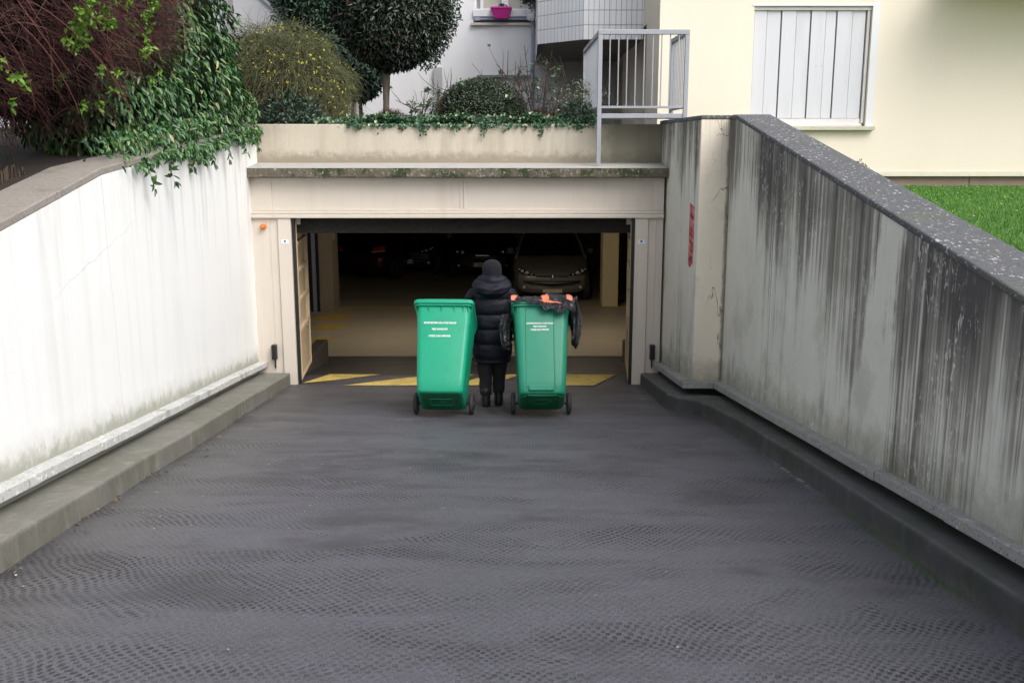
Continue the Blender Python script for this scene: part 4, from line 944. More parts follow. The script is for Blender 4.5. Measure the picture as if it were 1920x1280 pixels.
# dark leafy shrub under the jasmine
r2 = empty('low_shrub', (-2.75, 13.0, 1.6), 'small dark leafy shrub just behind the parapet at the foot of the jasmine', 'shrub')
p, nn = shell((-2.82, 13.0, 1.80), (.40, .25, .26), 1100, depth=.3); D, N_ = leafdirs(nn, 0, .6, .7); leaves('leaves', p, D, N_, .06, .022, L_['blue'], r2)
p, nn = shell((-2.82, 13.0, 1.7), (.3, .2, .2), 60, depth=.3); twigs('stems', p, nn*.4+np.array([0, 0, .8])+rng.normal(0, .3, p.shape), .25, 4, .004, 0., M['twig_brown'], r2)
# ivy
iv = tag(None or empty('ivy', (-.4, 12.9, 1.63)), 'band of variegated ivy covering the bed and hanging over the parapet edge', 'ivy')
n_ = 9000; x = rng.uniform(-2.45, 1.02, n_); y = 12.42 + rng.exponential(.25, n_); z = 1.645 + .05*np.sin(x*7)*np.cos(y*5) + rng.uniform(0, .085, n_) + np.clip(y-12.5, 0, 1)*.04
k_ = rng.uniform(0, 1, n_) < np.clip(.15+(x+2.3)*1.1, .1, 1); p = np.stack([x, y, z], 1)[k_]
leaves('leaves', p, np.array([0, -.7, -.15]) + rng.normal(0, .6, p.shape), np.array([0, -.5, .9]) + rng.normal(0, .4, p.shape), rng.uniform(.03, .06, len(p)), rng.uniform(.028, .048, len(p)), L_['ivy'], iv)
p0 = np.array([[xx, 12.39, 1.66] for xx in (-1.9, -1.1, -.35, .35, .82, -.7)]); pts = twigs_each('runner', p0, np.tile(np.array([.1, -.25, -1.]), (len(p0), 1)), np.array([.05, .12, .13, .12, .06, .05]), 5, .002, .3, M['twig_green'], iv)
q = pts.reshape(-1, 3).repeat(4, 0); leaves('hanging_leaves', q+rng.normal(0, .02, q.shape)*np.array([1, .2, 1]), np.array([0, -.2, -.6]) + rng.normal(0, .5, q.shape), np.array([0, -1, .2]) + rng.normal(0, .2, q.shape), .035, .03, L_['ivy'], iv)
n_ = 380; x = rng.uniform(-2.0, 1.0, n_); p = np.stack([x, np.full(n_, 12.385)+rng.uniform(-.02, .01, n_), 1.665 - rng.exponential(.018, n_)], 1)
leaves('edge_leaves', p, np.array([0, -.3, -.6]) + rng.normal(0, .5, p.shape), np.array([0, -1, .4]) + rng.normal(0, .3, p.shape), .04, .035, L_['ivy'], iv)
# bare rose bushes
def rose(x, y, h, n_, lab, spread=.5, nl=14, lean=0.):
    r_ = empty('rose_bush', (x, y, 1.62), lab, 'shrub', 'bare rose bushes in the bed')
    P0 = np.array([x, y, 1.62]) + rng.normal(0, .05, (n_, 3))*np.array([1, 1, 0]); D = np.stack([rng.normal(lean, spread, n_), rng.normal(0, spread*.6, n_), np.ones(n_)], 1)
    pts = twigs_each('stem', P0, D, rng.uniform(.6, 1., n_)*h, 9, rng.uniform(.009, .015, n_), -.15, M['twig_brown'], r_, wig=.5)
    S = pts[:, 2:8].reshape(-1, 3); S = S[rng.choice(len(S), min(len(S), n_*8))]
    p2 = twigs('side_twigs', S, rng.normal(0, .7, S.shape)+np.array([0, 0, .5]), rng.uniform(.10, .36, len(S)), 5, .0055, -.1, M['twig_brown'], r_, wig=.6)
    q = p2[rng.choice(len(p2), min(len(p2), nl)), -1].repeat(3, 0); leaves('leaves', q+rng.normal(0, .015, q.shape), rng.normal(0, 1, q.shape), rng.normal(0, .5, q.shape)+np.array([0, -.5, .8]), .055, .04, L_['ivy'], r_)
rose(-1.0, 13.7, .75, 9, 'bare rose bush with thick mossy stems on the left of the clipped dome', .55, 26, .15)
rose(-.45, 14.9, 1.05, 10, 'fine leafless rose twigs rising behind the clipped dome', .75, 12)
rose(.35, 13.6, 1.15, 7, 'tall crossing bare rose canes right of the clipped dome', .3, 14, -.12)
rose(.86, 13.4, .95, 7, 'sparse rose bush with few green leaves against the dark recess by the railing', .4, 20, .1)
rose(-1.3, 13.9, .6, 4, 'thin climbing rose with small dark leaves beside the ball tree trunk', .18, 26)
r3 = empty('low_shrub', (.85, 13.0, 1.6), 'dark green leafy clump with pale flower sprigs at the foot of the railing', 'shrub')
p, nn = shell((.88, 13.0, 1.78), (.24, .2, .2), 900, depth=.3); D, N_ = leafdirs(nn, 0, .6, .7); leaves('leaves', p, D, N_, .045, .018, L_['blue'], r3)
p, nn = shell((.88, 13.0, 1.75), (.2, .15, .15), 60, depth=.3); pts = twigs('stems', p, nn*.5+np.array([0, 0, .8])+rng.normal(0, .3, p.shape), .34, 5, .002, 0., M['twig_green'], r3)
q = pts[:, -1].repeat(5, 0); leaves('flower_sprigs', q+rng.normal(0, .03, q.shape), unit(len(q)), unit(len(q)), .016, .012, leafmat('pale_sprigs', [(0, (.35, .38, .30)), (1, (.55, .55, .48))], .6), r3)
rose(-.05, 14.9, 1.2, 9, 'tall bare grey brown rose canes between the clipped dome and the white window', .45, 14)
rose(.62, 13.9, .9, 7, 'low tangle of bare canes just left of the dark recess', .5, 16)
# window-box and hanging plants
p = rng.uniform(0, 1, (70, 3))*np.array([.14, .06, .05])+np.array([-.24, 19.82, 3.95]); leaves('seedlings', p, unit(70)+np.array([0, 0, .8]), unit(70), .04, .018, L_['blue'], pb)
p = rng.normal(0, 1, (130, 3))*np.array([.03, .03, .05])+np.array([.355, 19.72, 3.86]); leaves('trailing_leaves', p, unit(130)+np.array([0, -.3, -.6]), unit(130), .04, .018, L_['dark'], hp)
tp = empty('balcony_plant', (.38, 19.6, 4.1), 'trailing plant hanging above the small white pot', 'plant')
p = rng.normal(0, 1, (420, 3))*np.array([.07, .05, .06])+np.array([.33, 19.6, 4.10]); leaves('leaves', p, unit(420)+np.array([0, -.3, -.6]), unit(420), .05, .022, L_['dark'], tp)
# small plant on lawn side
sp = empty('low_shrub', (4.83, 13.6, .82), 'tiny dark shrub poking above the right wall coping by the shutter', 'shrub')
p, nn = shell((4.66, 13.5, 1.02), (.13, .1, .17), 420, depth=.35); D, N_ = leafdirs(nn, -.2, .5, .6); leaves('leaves', p, D, N_, .03, .016, L_['dark'], sp)
# grass
n_ = 60000; y = rng.uniform(5, 13.98, n_); x = rng.uniform(2.6, 8.8, n_); k_ = (x < y*.56+1.2); x = x[k_]; y = y[k_]
z = np.interp(y, ly, lz); p = np.stack([x, y, z], 1); D = rng.normal(0, .35, p.shape)+np.array([0, 0, 1.])
g_ = leaves('grass', p, D, rng.normal(0, 1, p.shape)+np.array([0, -1, .2]), rng.uniform(.02, .045, len(p)), .008, L_['grass'], None); tag(g_, 'short bright green lawn grass blades', 'grass', kind='stuff')
n_ = 45; y = rng.uniform(9, 13.8, n_); x = rng.uniform(4.0, 8, n_); q = np.stack([x, y, np.interp(y, ly, lz)+.04], 1).repeat(5, 0)
a_ = np.tile(np.arange(5)*2*PI/5, n_); da = leaves('daisies', q, np.stack([np.cos(a_), np.sin(a_), a_*0+.3], 1), np.tile(np.array([0, -.2, 1.]), (len(q), 1)), .012, .010, simple('petal_white', (.8, .8, .78), .6), None); tag(da, 'scattered tiny white daisies in the lawn', 'flowers', kind='stuff')
# litter along the left kerb and on the drive
n_ = 60; y = rng.uniform(4.2, 10.5, n_); x = np.interp(y, [q[1] for q in kl_in], [q[0] for q in kl_in]) + rng.exponential(.05, n_)+.01
p = np.stack([x, y, -G*y+.012], 1); lf = leaves('leaf_litter', p, rng.normal(0, 1, p.shape)*np.array([1, 1, .15]), rng.normal(0, .3, p.shape)+np.array([0, 0, 1.]), rng.uniform(.02, .045, n_), .016, L_['rust'], None); tag(lf, 'dry leaves and grit caught along the left kerb', 'leaves', kind='stuff')
# ------------------------------------------------------------------ wheeled bins
def greenmat(name, c, c2):
    n = NT(name); p = n.map(obj=True)
    q = n.mix(n.noise(3, 4, .6, obj=True), c, c2)
    sc = n.step(n.noise(1, 4, .7, vec=n.map((9, 9, 60), obj=True)), .66, .72); q = n.mix(n.m('MULTIPLY', sc, .35), q, tuple(x*.45 for x in c))
    gr = n.step(n.noise(5, 6, .7, obj=True), .55, .75); q = n.mix(n.m('MULTIPLY', gr, .25), q, (.03, .10, .06))
    return n.out(q, n.m('MULTIPLY_ADD', n.noise(12, 4, .6, obj=True), .2, .34), n.bump(n.noise(160, 3, .6, obj=True), .0012, .5, n.bump(n.noise(3, 2, .5, obj=True), .02, .35)), Specular_IOR_Level=.42)
M['green1'] = greenmat('green_plastic', (.004, .27, .15), (.005, .31, .175)); M['green2'] = greenmat('duller_green_plastic', (.012, .20, .12), (.016, .235, .145))
M['dgreen'] = greenmat('dark_green_plastic', (.006, .12, .05), (.007, .15, .06))
M['lettering'] = simple('white_lettering', (.80, .85, .82), .5)
TXT = ('NE DEPOSEZ RIEN SUR LA VOIE PUBLIQUE', 'TRIEZ VOS DECHETS', 'UTILISEZ LE BAC APPROPRIE')
BS = .925
def make_bin(x, y, tilt, yaw, label, second=False):
    """local frame: wheels' axle at (0, 0, .11), front face towards -Y, leaned back about the axle"""
    Rm = Matrix.Rotation(yaw, 4, 'Z') @ Matrix.Rotation(-tilt, 4, 'X')
    loc = Vector((x, y, rz(y)+.115*BS)) - Rm @ Vector((0, 0, .115*BS))
    b = empty('wheeled_bin', loc, label, 'bin', 'green wheeled bins being pulled down the drive'); b.rotation_euler = Rm.to_euler(); b.scale = (BS, BS, BS)
    g = M['green2'] if second else M['green1']
    def part(mb, name, mat, par=b, **k): return mb.build(name, mat, par, **k)
    mb = MB(); S = []
    prof = [(.055, .225, -.43, .035), (.075, .238, -.445, .045), (.20, .248, -.462, .05), (.6, .268, -.505, .07), (.93, .284, -.545, .09), (1.0, .288, -.553, .095)]
    for z, hw, f, r_ in prof: S.append(rrect(0, (f+r_)/2, hw, (r_-f)/2, .055 if not second else .07, z, 5))
    mb.loft(S); body = part(mb, 'body', g, smooth=False, bevel=.006)
    for q in body.data.polygons: q.use_smooth = abs(q.normal.z) < .9
    mb = MB(); mb.loft([rrect(0, -.23, .300, .345, .05, .985, 5), rrect(0, -.23, .306, .35, .05, 1.0, 5), rrect(0, -.23, .306, .35, .05, 1.022, 5)]); part(mb, 'rim', g, bevel=.003)
    for rx in (-.25, -.155, -.02, .115, .21, .26):
        mb = MB(); mb.hexa([(rx-.002, -.578, .985), (rx+.002, -.578, .985), (rx+.002, -.54, .985), (rx-.002, -.54, .985), (rx-.002, -.545, .92), (rx+.002, -.545, .92), (rx+.002, -.54, .92), (rx-.002, -.54, .92)]); part(mb, 'rim_rib', g)
    for sx in (-1, 1):
        mb = MB(); mb.hexa([(sx*.297, -.53, .984), (sx*.303, -.53, .984), (sx*.303, .03, .984), (sx*.297, .03, .984), (sx*.268, -.48, .90), (sx*.274, -.48, .90), (sx*.274, -.0, .90), (sx*.268, -.0, .90)]); part(mb, 'rim_rib', g)
    mb = MB(); mb.loft([rrect(0, -.232, .312, .362, .05, 1.0, 5), rrect(0, -.232, .318, .368, .055, 1.012, 5), rrect(0, -.232, .318, .368, .055, 1.045, 5), rrect(0, -.228, .300, .35, .06, 1.056, 5), rrect(0, -.225, .262, .31, .08, 1.085, 5), rrect(0, -.22, .18, .22, .08, 1.10, 5)])
    lid = part(mb, 'lid', g, smooth=False, bevel=.006); [setattr(q, 'use_smooth', abs(q.normal.z) < .97) for q in lid.data.polygons]
    mb = MB(); mb.tube([(-.24, .12, 1.0), (-.24, .20, 1.0), (-.22, .215, 1.0), (.22, .215, 1.0), (.24, .20, 1.0), (.24, .12, 1.0)], .015, 8); part(mb, 'handle', g, smooth=True)
    for sx in (-1, 1):
        mb = MB(); mb.lathe((sx*.272, 0, .115), (sx, 0, 0), [(.045, 0), (.100, .0), (.112, .008), (.115, .02), (.112, .038), (.100, .046), (.045, .046)], 28); wh = part(mb, 'wheel', M['rubber'], bevel=.003)
        mb = MB(); mb.lathe((sx*.270, 0, .115), (sx, 0, 0), [(.001, 0), (.075, 0), (.078, .052), (.02, .046), (.018, .056), (.001, .057)], 20); part(mb, 'rim', M['black'], wh)
    mb = MB(); mb.tube([(-.275, 0, .115), (.275, 0, .115)], .012, 8); part(mb, 'axle', M['black'])
    # base recess panel
    mb = MB()
    if not second:
        mb.loft([rrect(0, -.205, .205, .215, .06, .0565, 5), rrect(0, -.205, .20, .21, .06, .050, 5)]); bp = part(mb, 'base_plate', M['dgreen'])
        mb = MB(); e = .004
        for (a, c_, d_, f_) in ((-.12, .12, -.275, -.269), (-.12, .12, -.115, -.109), (-.12, -.114, -.269, -.115), (.114, .12, -.269, -.115)): mb.box(a, c_, d_, f_, .044, .0498)
        mb.prism([(0, -.23), (.018, -.20), (.005, -.198), (-.015, -.205)], 'z', .046, .0498); mb.box(-.03, .03, -.182, -.177, .046, .0498); part(mb, 'moulded_mark', M['green2'], bp)
        mb = MB(); mb.lathe((.16, -.20, .0505), (0, 0, -1), [(.001, 0), (.012, 0), (.012, .002), (.001, .002)], 10); part(mb, 'drain_hole', M['black'], bp)
    else:
        mb.loft([rrect(0, -.20, .21, .21, .07, .0565, 5), rrect(0, -.20, .205, .205, .07, .048, 5)]); bp = part(mb, 'base_plate', M['dgreen'])
        mb = MB(); mb.loft([[(.075*1.4*math.cos(a)*k_, -.215+.075*math.sin(a)*k_, z) for a in [2*PI*i/24 for i in range(24)]] for k_, z in ((1.05, .0475), (1.0, .040), (.86, .040), (.80, .0475))], cap=False); part(mb, 'oval_ring', M['dgreen'], bp, smooth=True)
        mb = MB(); mb.loft([[(x_, -.43+.0+.018*math.cos(x_*9), .050), (x_, -.42+.018*math.cos(x_*9), .036), (x_, -.40+.018*math.cos(x_*9), .036), (x_, -.39+.018*math.cos(x_*9), .050)] for x_ in [-.15+.03*i for i in range(11)]]); part(mb, 'grip_lip', M['dgreen'], bp, bevel=.004)
        for sx in (-1, 1):
            mb = MB(); mb.hexa([(sx*.16, -.40, .036), (sx*.215, -.37, .036), (sx*.215, -.06, .036), (sx*.17, -.06, .036), (sx*.16, -.40, .048), (sx*.215, -.37, .048), (sx*.215, -.06, .048), (sx*.17, -.06, .048)]); part(mb, 'side_rail', M['dgreen'], bp, bevel=.006)
    def fr(z): return -.462 - (z-.20)/.8*.091
    if second:
        mb = MB()
        for a, c_ in ((-.165, -.155), (.125, .135)):
            mb.hexa([(a, fr(.12)-.007, .12), (c_, fr(.12)-.007, .12), (c_, fr(.12)+.01, .12), (a, fr(.12)+.01, .12), (a, fr(.97)-.007, .97), (c_, fr(.97)-.007, .97), (c_, fr(.97)+.01, .97), (a, fr(.97)+.01, .97)])
        part(mb, 'front_ribs', g, bevel=.003)
        mb = MB(); mb.hexa([(-.14, -.47, .075), (.12, -.47, .075), (.12, -.44, .075), (-.14, -.44, .075), (-.14, -.485, .13), (.12, -.485, .13), (.12, -.44, .13), (-.14, -.44, .13)]); part(mb, 'front_foot', g, bevel=.008)
    # lettering on the front
    sl = math.atan2(.091, .8)
    zc = (.80, .73, .655) if not second else (.80, .765, .73)
    for t_, z in zip(TXT, zc):
        text_mesh('lettering', t_, .029 if not second else .026, M['lettering'], b, (-.03 if not second else -.02, fr(z)-.0035, z), (PI/2+sl, 0, 0), .0006, sx=.62 if not second else .58)
    return b, Rm, loc
TIL = R(38)
bin1, Rm1, bl1 = make_bin(-.668, 9.43, R(38), R(-2.5), 'brighter green wheeled bin with closed lid on the left of the person')
bin2, Rm2, bl2 = make_bin(.285, 9.45, R(36), R(.5), 'duller green wheeled bin with a black bag over its lid', True)

# black bin bag draped over the right bin
def mat_bag():
    n = NT('black_bag_film'); c = n.mix(n.noise(6, 3, .5, obj=True), (.006, .006, .010), (.012, .012, .018))
    cr = n.noise(1, 4, .6, vec=n.map((16, 16, 10), obj=True), dist=1.6)
    return n.out(c, .22, n.bump(cr, .07, 1.), Specular_IOR_Level=.9)
M['bag'] = mat_bag()
bag = empty('bin_bag', bl2, 'crumpled black bin bag with orange tape draped over the lid of the right bin', 'bin bag'); bag.rotation_euler = Rm2.to_euler(); bag.scale = (BS, BS, BS)
def crump(p, a=.012):
    v = Vector(p); nz = mnoise.noise_vector(v*9)*a + mnoise.noise_vector(v*23)*a*.55
    w = abs(mnoise.noise(v*14+Vector((3, 1, 2)))); return v + nz + Vector((0, 0, (w-.2)*a*1.2))
NU, NV = 96, 60
def bagdrop(x): return float(np.interp(x, [-.33, -.2, -.10, -.04, .04, .14, .22, .30, .40], [.075, .07, .09, .12, .17, .20, .215, .19, .17])) + .012*math.sin(x*45)
def bagpos(x, q, off=0.):
    """x across the lid, q metres down from the front lid edge (negative: on top)"""
    xx = min(max(x, -.335), .35); bulge = .5+.5*math.tanh((x+.02)/.06)
    r_ = max(0, (abs(xx)-.25)/.10)**2*.03
    if q < 0: y = -.60 - q + .0; z = 1.085 + .035*bulge*min(1, .3-q/.12) + (.0 if q < -.05 else 0) - r_ + .02*math.sin(x*14+q*9)
    else: y = -.60 - (.022+.045*bulge)*math.sin(min(1, q/.06)*PI/2) - off; z = 1.085+.0105*bulge + .0 - q - r_
    if q > .10: y += (q-.10)*.35
    return crump((xx + (off if abs(x) > .33 else 0), y, z + (off if q < .01 else 0)), .012)
mb = MB(); vs = []
for i in range(NU+1):
    x = -.335 + .685*i/NU; d_ = bagdrop(x)
    for j in range(NV+1): vs.append(bagpos(x, -.68 + (.68+d_)*j/NV))
mb.add(vs, [(i*(NV+1)+j, i*(NV+1)+j+1, (i+1)*(NV+1)+j+1, (i+1)*(NV+1)+j) for i in range(NU) for j in range(NV)])
o = mb.build('film', M['bag'], bag, smooth=True); sm = o.modifiers.new('t', 'SOLIDIFY'); sm.thickness = .003
# side folds hanging to the right and a flap to the left
def hang(name, x0, y0, z0, L, wtop, wbot, side, seed):
    mb = MB(); secs = []
    for i in range(26):
        t = i/25; z = z0 - L*t; w_ = wtop + (wbot-wtop)*t**.8; w_ *= (1 if t < .85 else 1-(t-.85)*3.2); cx = x0 + side*.035*math.sin(t*2.6)
        ring = []
        for k in range(28):
            a = 2*PI*k/28; rr = 1 + .22*math.sin(a*5+seed) + .12*math.sin(a*9+t*5)
            ring.append(crump((cx + (.066-.030*t)*rr*math.cos(a), y0 + w_*rr*math.sin(a), z + .02*math.sin(a*3+seed)), .013))
        secs.append(ring)
    mb.loft(secs); return mb.build(name, M['bag'], bag, smooth=True)
hang('right_fold', .345, -.30, 1.09, .43, .26, .12, 1, 1.)
hang('left_fold', -.345, -.22, 1.02, .36, .12, .07, -1, 4.)
M['tape'] = simple('orange_tape', (.66, .19, .10), .5, .12, 12)
def tape(corners):                        # corners (x, q): upper left, upper right, lower right, lower left on the bag surface
    (a, b, c_, d_) = corners; n_, m_ = 8, 8; vs = []
    for i in range(n_+1):
        for j in range(m_+1):
            u, v = i/n_, j/m_; x = (a[0]*(1-u)+b[0]*u)*(1-v)+(d_[0]*(1-u)+c_[0]*u)*v; q = (a[1]*(1-u)+b[1]*u)*(1-v)+(d_[1]*(1-u)+c_[1]*u)*v
            vs.append(bagpos(x, q, .006))
    mb = MB(); mb.add(vs, [(i*(m_+1)+j, i*(m_+1)+j+1, (i+1)*(m_+1)+j+1, (i+1)*(m_+1)+j) for i in range(n_) for j in range(m_)])
    o = mb.build('tape', M['tape'], bag); sm = o.modifiers.new('t', 'SOLIDIFY'); sm.thickness = .003; sm.offset = 0
tape([(-.01, -.06), (.055, -.06), (.075, .095), (.012, .095)])
tape([(.25, -.05), (.315, -.05), (.325, .085), (.262, .085)])
tape([(-.325, -.03), (-.245, -.03), (-.275, .05), (-.310, .05)])
tape([(-.035, .078), (.06, .096), (.225, .135), (.03, .118)])

# ------------------------------------------------------------------ person between the bins, walking away
PX, PY = -.205, 10.03; PZ = rz(PY)+.012
pr = empty('person', (PX, PY, PZ), 'person in navy quilted coat and dark cap walking away between two green bins', 'person')
M['skin'] = simple('skin', (.42, .26, .19), .55, .08, 12)
M['coat'] = (lambda n: n.out(n.mix(n.noise(9, 4, .6, obj=True), (.0035, .004, .009), (.006, .007, .015)), .58, n.bump(n.noise(26, 4, .6, obj=True), .012, .7), Specular_IOR_Level=.25))(NT('navy_quilt'))
M['cap'] = simple('navy_wool', (.003, .0035, .009), .95, .2, 30, .004, 200)
M['trouser'] = simple('black_trousers', (.008, .008, .011), .85, .2, 20, .004, 80)
M['shoe'] = simple('black_boots', (.009, .009, .010), .5)
def skin_obj(name, verts, edges, radii, mat, root, sub=1, rootv=0):
    me = bpy.data.meshes.new(name); me.from_pydata(verts, edges, []); me.update()
    o = bpy.data.objects.new(name, me); col.objects.link(o)
    o.modifiers.new('skin', 'SKIN')
    for i, r_ in enumerate(radii):
        sv = me.skin_vertices[0].data[i]; sv.radius = (r_ if hasattr(r_, '__len__') else (r_, r_)); sv.use_root = (i == rootv)
    if sub: q = o.modifiers.new('sub', 'SUBSURF'); q.levels = sub; q.render_levels = sub
    dg = bpy.context.evaluated_depsgraph_get(); m2 = bpy.data.meshes.new_from_object(o.evaluated_get(dg)); bpy.data.objects.remove(o)
    m2.materials.clear(); m2.materials.append(mat); m2.polygons.foreach_set('use_smooth', [True]*len(m2.polygons))
    o = bpy.data.objects.new(name, m2); col.objects.link(o); o.parent = root; return o
V = [(0, 0, .80), (0, 0, .95), (0, .01, 1.10), (0, .02, 1.20), (0, .03, 1.28), (0, .05, 1.34), (0, .055, 1.40), (0, .05, 1.47)]
Rr = [(.14, .10), (.13, .09), (.15, .10), (.15, .10), (.06, .055), (.055, .055), (.082, .095), (.07, .085)]
Ed = [(0, 1), (1, 2), (2, 3), (3, 4), (4, 5), (5, 6), (6, 7)]
def addv(p, r_, par): V.append(p); Rr.append(r_); Ed.append((par, len(V)-1)); return len(V)-1
for sx in (-1, 1):
    a = addv((sx*.08, 0, .72), .085, 0); a = addv((sx*.072, .02*sx, .42), .055, a); a = addv((sx*.067, -.02+.03*sx, .22), .042, a); a = addv((sx*.066, -.01+.03*sx, .07), .028, a); a = addv((sx*.066, .12+.03*sx, .035), .028, a)
    a = addv((sx*.15, .02, 1.17), .038, 3); a = addv((sx*.235, .0, .98), .036, a); a = addv((sx*.235, .06, .80), .030, a); hnd = addv((sx*.235, .075, .745), (.018, .034), a)
    for i, (dy, L) in enumerate(((-.03, .062), (-.010, .072), (.012, .068), (.032, .055))):
        f1 = addv((sx*.235, .075+dy, .715), .0095, hnd); f2 = addv((sx*.232, .075+dy*1.05, .715-L*.45), .0090, f1); f3 = addv((sx*(.232-.022), .075+dy*1.05, .715-L*.75), .0085, f2); addv((sx*(.232-.038), .075+dy, .715-L*.55), .0078, f3)
    t1 = addv((sx*.222, .118, .755), .0105, hnd); t2 = addv((sx*.205, .135, .725), .0095, t1); addv((sx*.195, .128, .70), .0085, t2)
body = skin_obj('body', V, Ed, Rr, M['skin'], pr, 1, 0)
# face (seen only from the far side)
fm = MB()
fm.loft([[(.012*s_*math.cos(a), .135+.02*t+.006*math.sin(a), 1.415-.03*t) for a in [2*PI*i/8 for i in range(8)]] for s_, t in ((.4, -.6), (.8, 0), (1.1, .5), (.5, .9))])
for sx in (-1, 1): fm.lathe((sx*.032, .132, 1.425), (0, 1, 0), [(.001, 0), (.013, 0), (.010, .006), (.001, .008)], 10)
fm.tube([(-.024, .135, 1.36), (0, .142, 1.358), (.024, .135, 1.36)], [.004, .006, .004], 6)
fm.build('face', M['skin'], pr, smooth=True)
for sx in (-1, 1):
    fm = MB(); fm.loft([[(sx*(.082+.006*s_), .05+.018*s_*math.cos(a), 1.405+.030*s_*math.sin(a)) for a in [2*PI*i/10 for i in range(10)]] for s_ in (.6, 1., .5)]); fm.build('ear', M['skin'], pr, smooth=True)
# coat body with quilted bands
def puff(h, seams):
    d = min(abs(h-s_) for s_ in seams); return min(1, (d/.045))**.55
SE = [.50, .66, .818, .971, 1.124, 1.29]
mb = MB(); secs = []; K = 40
hs_ = sorted(set(list(np.linspace(.47, 1.285, 66)) + SE[1:-1]))
for h in hs_:
    hw = np.interp(h, [.47, .6, .82, 1.0, 1.12, 1.2, 1.25, 1.285], [.196, .212, .208, .200, .216, .208, .165, .10]); hd_ = np.interp(h, [.47, .8, 1.1, 1.2, 1.285], [.165, .17, .165, .15, .09])
    pf = (puff(h, SE)-1)*.020; ring = []
    for k in range(K):
        a = 2*PI*k/K; ca, sa = math.cos(a), math.sin(a); e = .8
        x = math.copysign(abs(ca)**e, ca)*(hw+pf); y = math.copysign(abs(sa)**e, sa)*(hd_+pf)
        q = Vector((x, y+.01, h)); w_ = mnoise.noise(Vector((a*3.2, h*11, 0)))*.010 + mnoise.noise(Vector((a*9, h*20, 5)))*.005
        ring.append(q*1 + Vector((ca, sa, 0))*w_)
    secs.append(ring)
mb.loft(secs); coat = mb.build('coat', M['coat'], pr, smooth=True)
for sx in (-1, 1):
    mb = MB(); secs = []; n_ = 40; pts = [Vector((sx*.165, .01, 1.225)), Vector((sx*.235, .0, 1.10)), Vector((sx*.262, .01, .98)), Vector((sx*.258, .04, .87)), Vector((sx*.245, .06, .775))]
    for i in range(n_+1):
        t = i/n_*(len(pts)-1); j = min(int(t), len(pts)-2); p = pts[j].lerp(pts[j+1], t-j); pf = (abs(math.sin(i/n_*PI*4.5))**.5)
        r_ = np.interp(i/n_, [0, .15, .5, .9, 1], [.075, .072, .060, .050, .042])*(.84+.16*pf)
        secs.append([Vector((p.x + r_*math.cos(a), p.y + r_*1.1*math.sin(a), p.z - sx*0 + r_*.25*math.cos(a)*-sx)) + Vector((1, 1, 0))*mnoise.noise(Vector((a*2, i*.4, sx)))*.006 for a in [2*PI*k/20 for k in range(20)]])
    mb.loft(secs); mb.build('sleeve', M['coat'], pr, smooth=True)
# hood lying on the shoulders: a thick collar roll plus a rounded pouch
mb = MB(); secs = []
for i in range(37):
    a = 2*PI*i/36; r_ = .052 + .022*max(0, -math.sin(a)) + .006*math.sin(a*7); c = Vector((.105*math.cos(a), .02+.085*math.sin(a), 1.285 - .035*math.sin(a)*-1*-1 + .012*math.cos(2*a)))
    out = Vector((math.cos(a), math.sin(a), 0))
    secs.append([c + out*r_*1.15*math.cos(b_) + Vector((0, 0, 1))*r_*.85*math.sin(b_) for b_ in [2*PI*k/14 for k in range(14)]])
mb.loft(secs, cap=False); mb.build('hood_collar', M['coat'], pr, smooth=True)
mb = MB(); secs = []
for i in range(15):
    t = i/14; z = 1.31 - .19*t; w_ = .205*math.sin(PI*(.22+.70*t))**.6*(1-.1*t); d_ = .055+.085*math.sin(PI*min(1, t*1.05))**.8
    ring = []
    for k in range(28):
        a = 2*PI*k/28; wv = 1+.05*math.sin(a*6+t*9)+.03*math.sin(t*22)
        ring.append(Vector((w_*math.cos(a)*wv, -.075 + d_*math.sin(a)*wv*(1 if math.sin(a) < 0 else .4), z + .02*math.cos(a)**2)))
    secs.append(ring)
mb.loft(secs); mb.build('hood', M['coat'], pr, smooth=True, subsurf=1)
mb = MB(); secs = []
for t in np.linspace(0, 1, 16):
    z = 1.345 + .170*t; r_ = .100*math.sqrt(max(0.0004, 1-max(0, (t-.30)/.70)**2.6)); secs.append([Vector((r_*math.cos(a)*(1+.02*math.sin(a*12)), .05+r_*1.12*math.sin(a), z)) for a in [2*PI*k/28 for k in range(28)]])
mb.loft(secs); mb.build('cap', M['cap'], pr, smooth=True)
mb = MB(); mb.lathe((0, .05, 1.355), (0, 0, 1), [(.088, -.02), (.098, -.018), (.101, .02), (.096, .035), (.09, .036)], 28); mb.build('cap_band', M['cap'], pr, smooth=True)
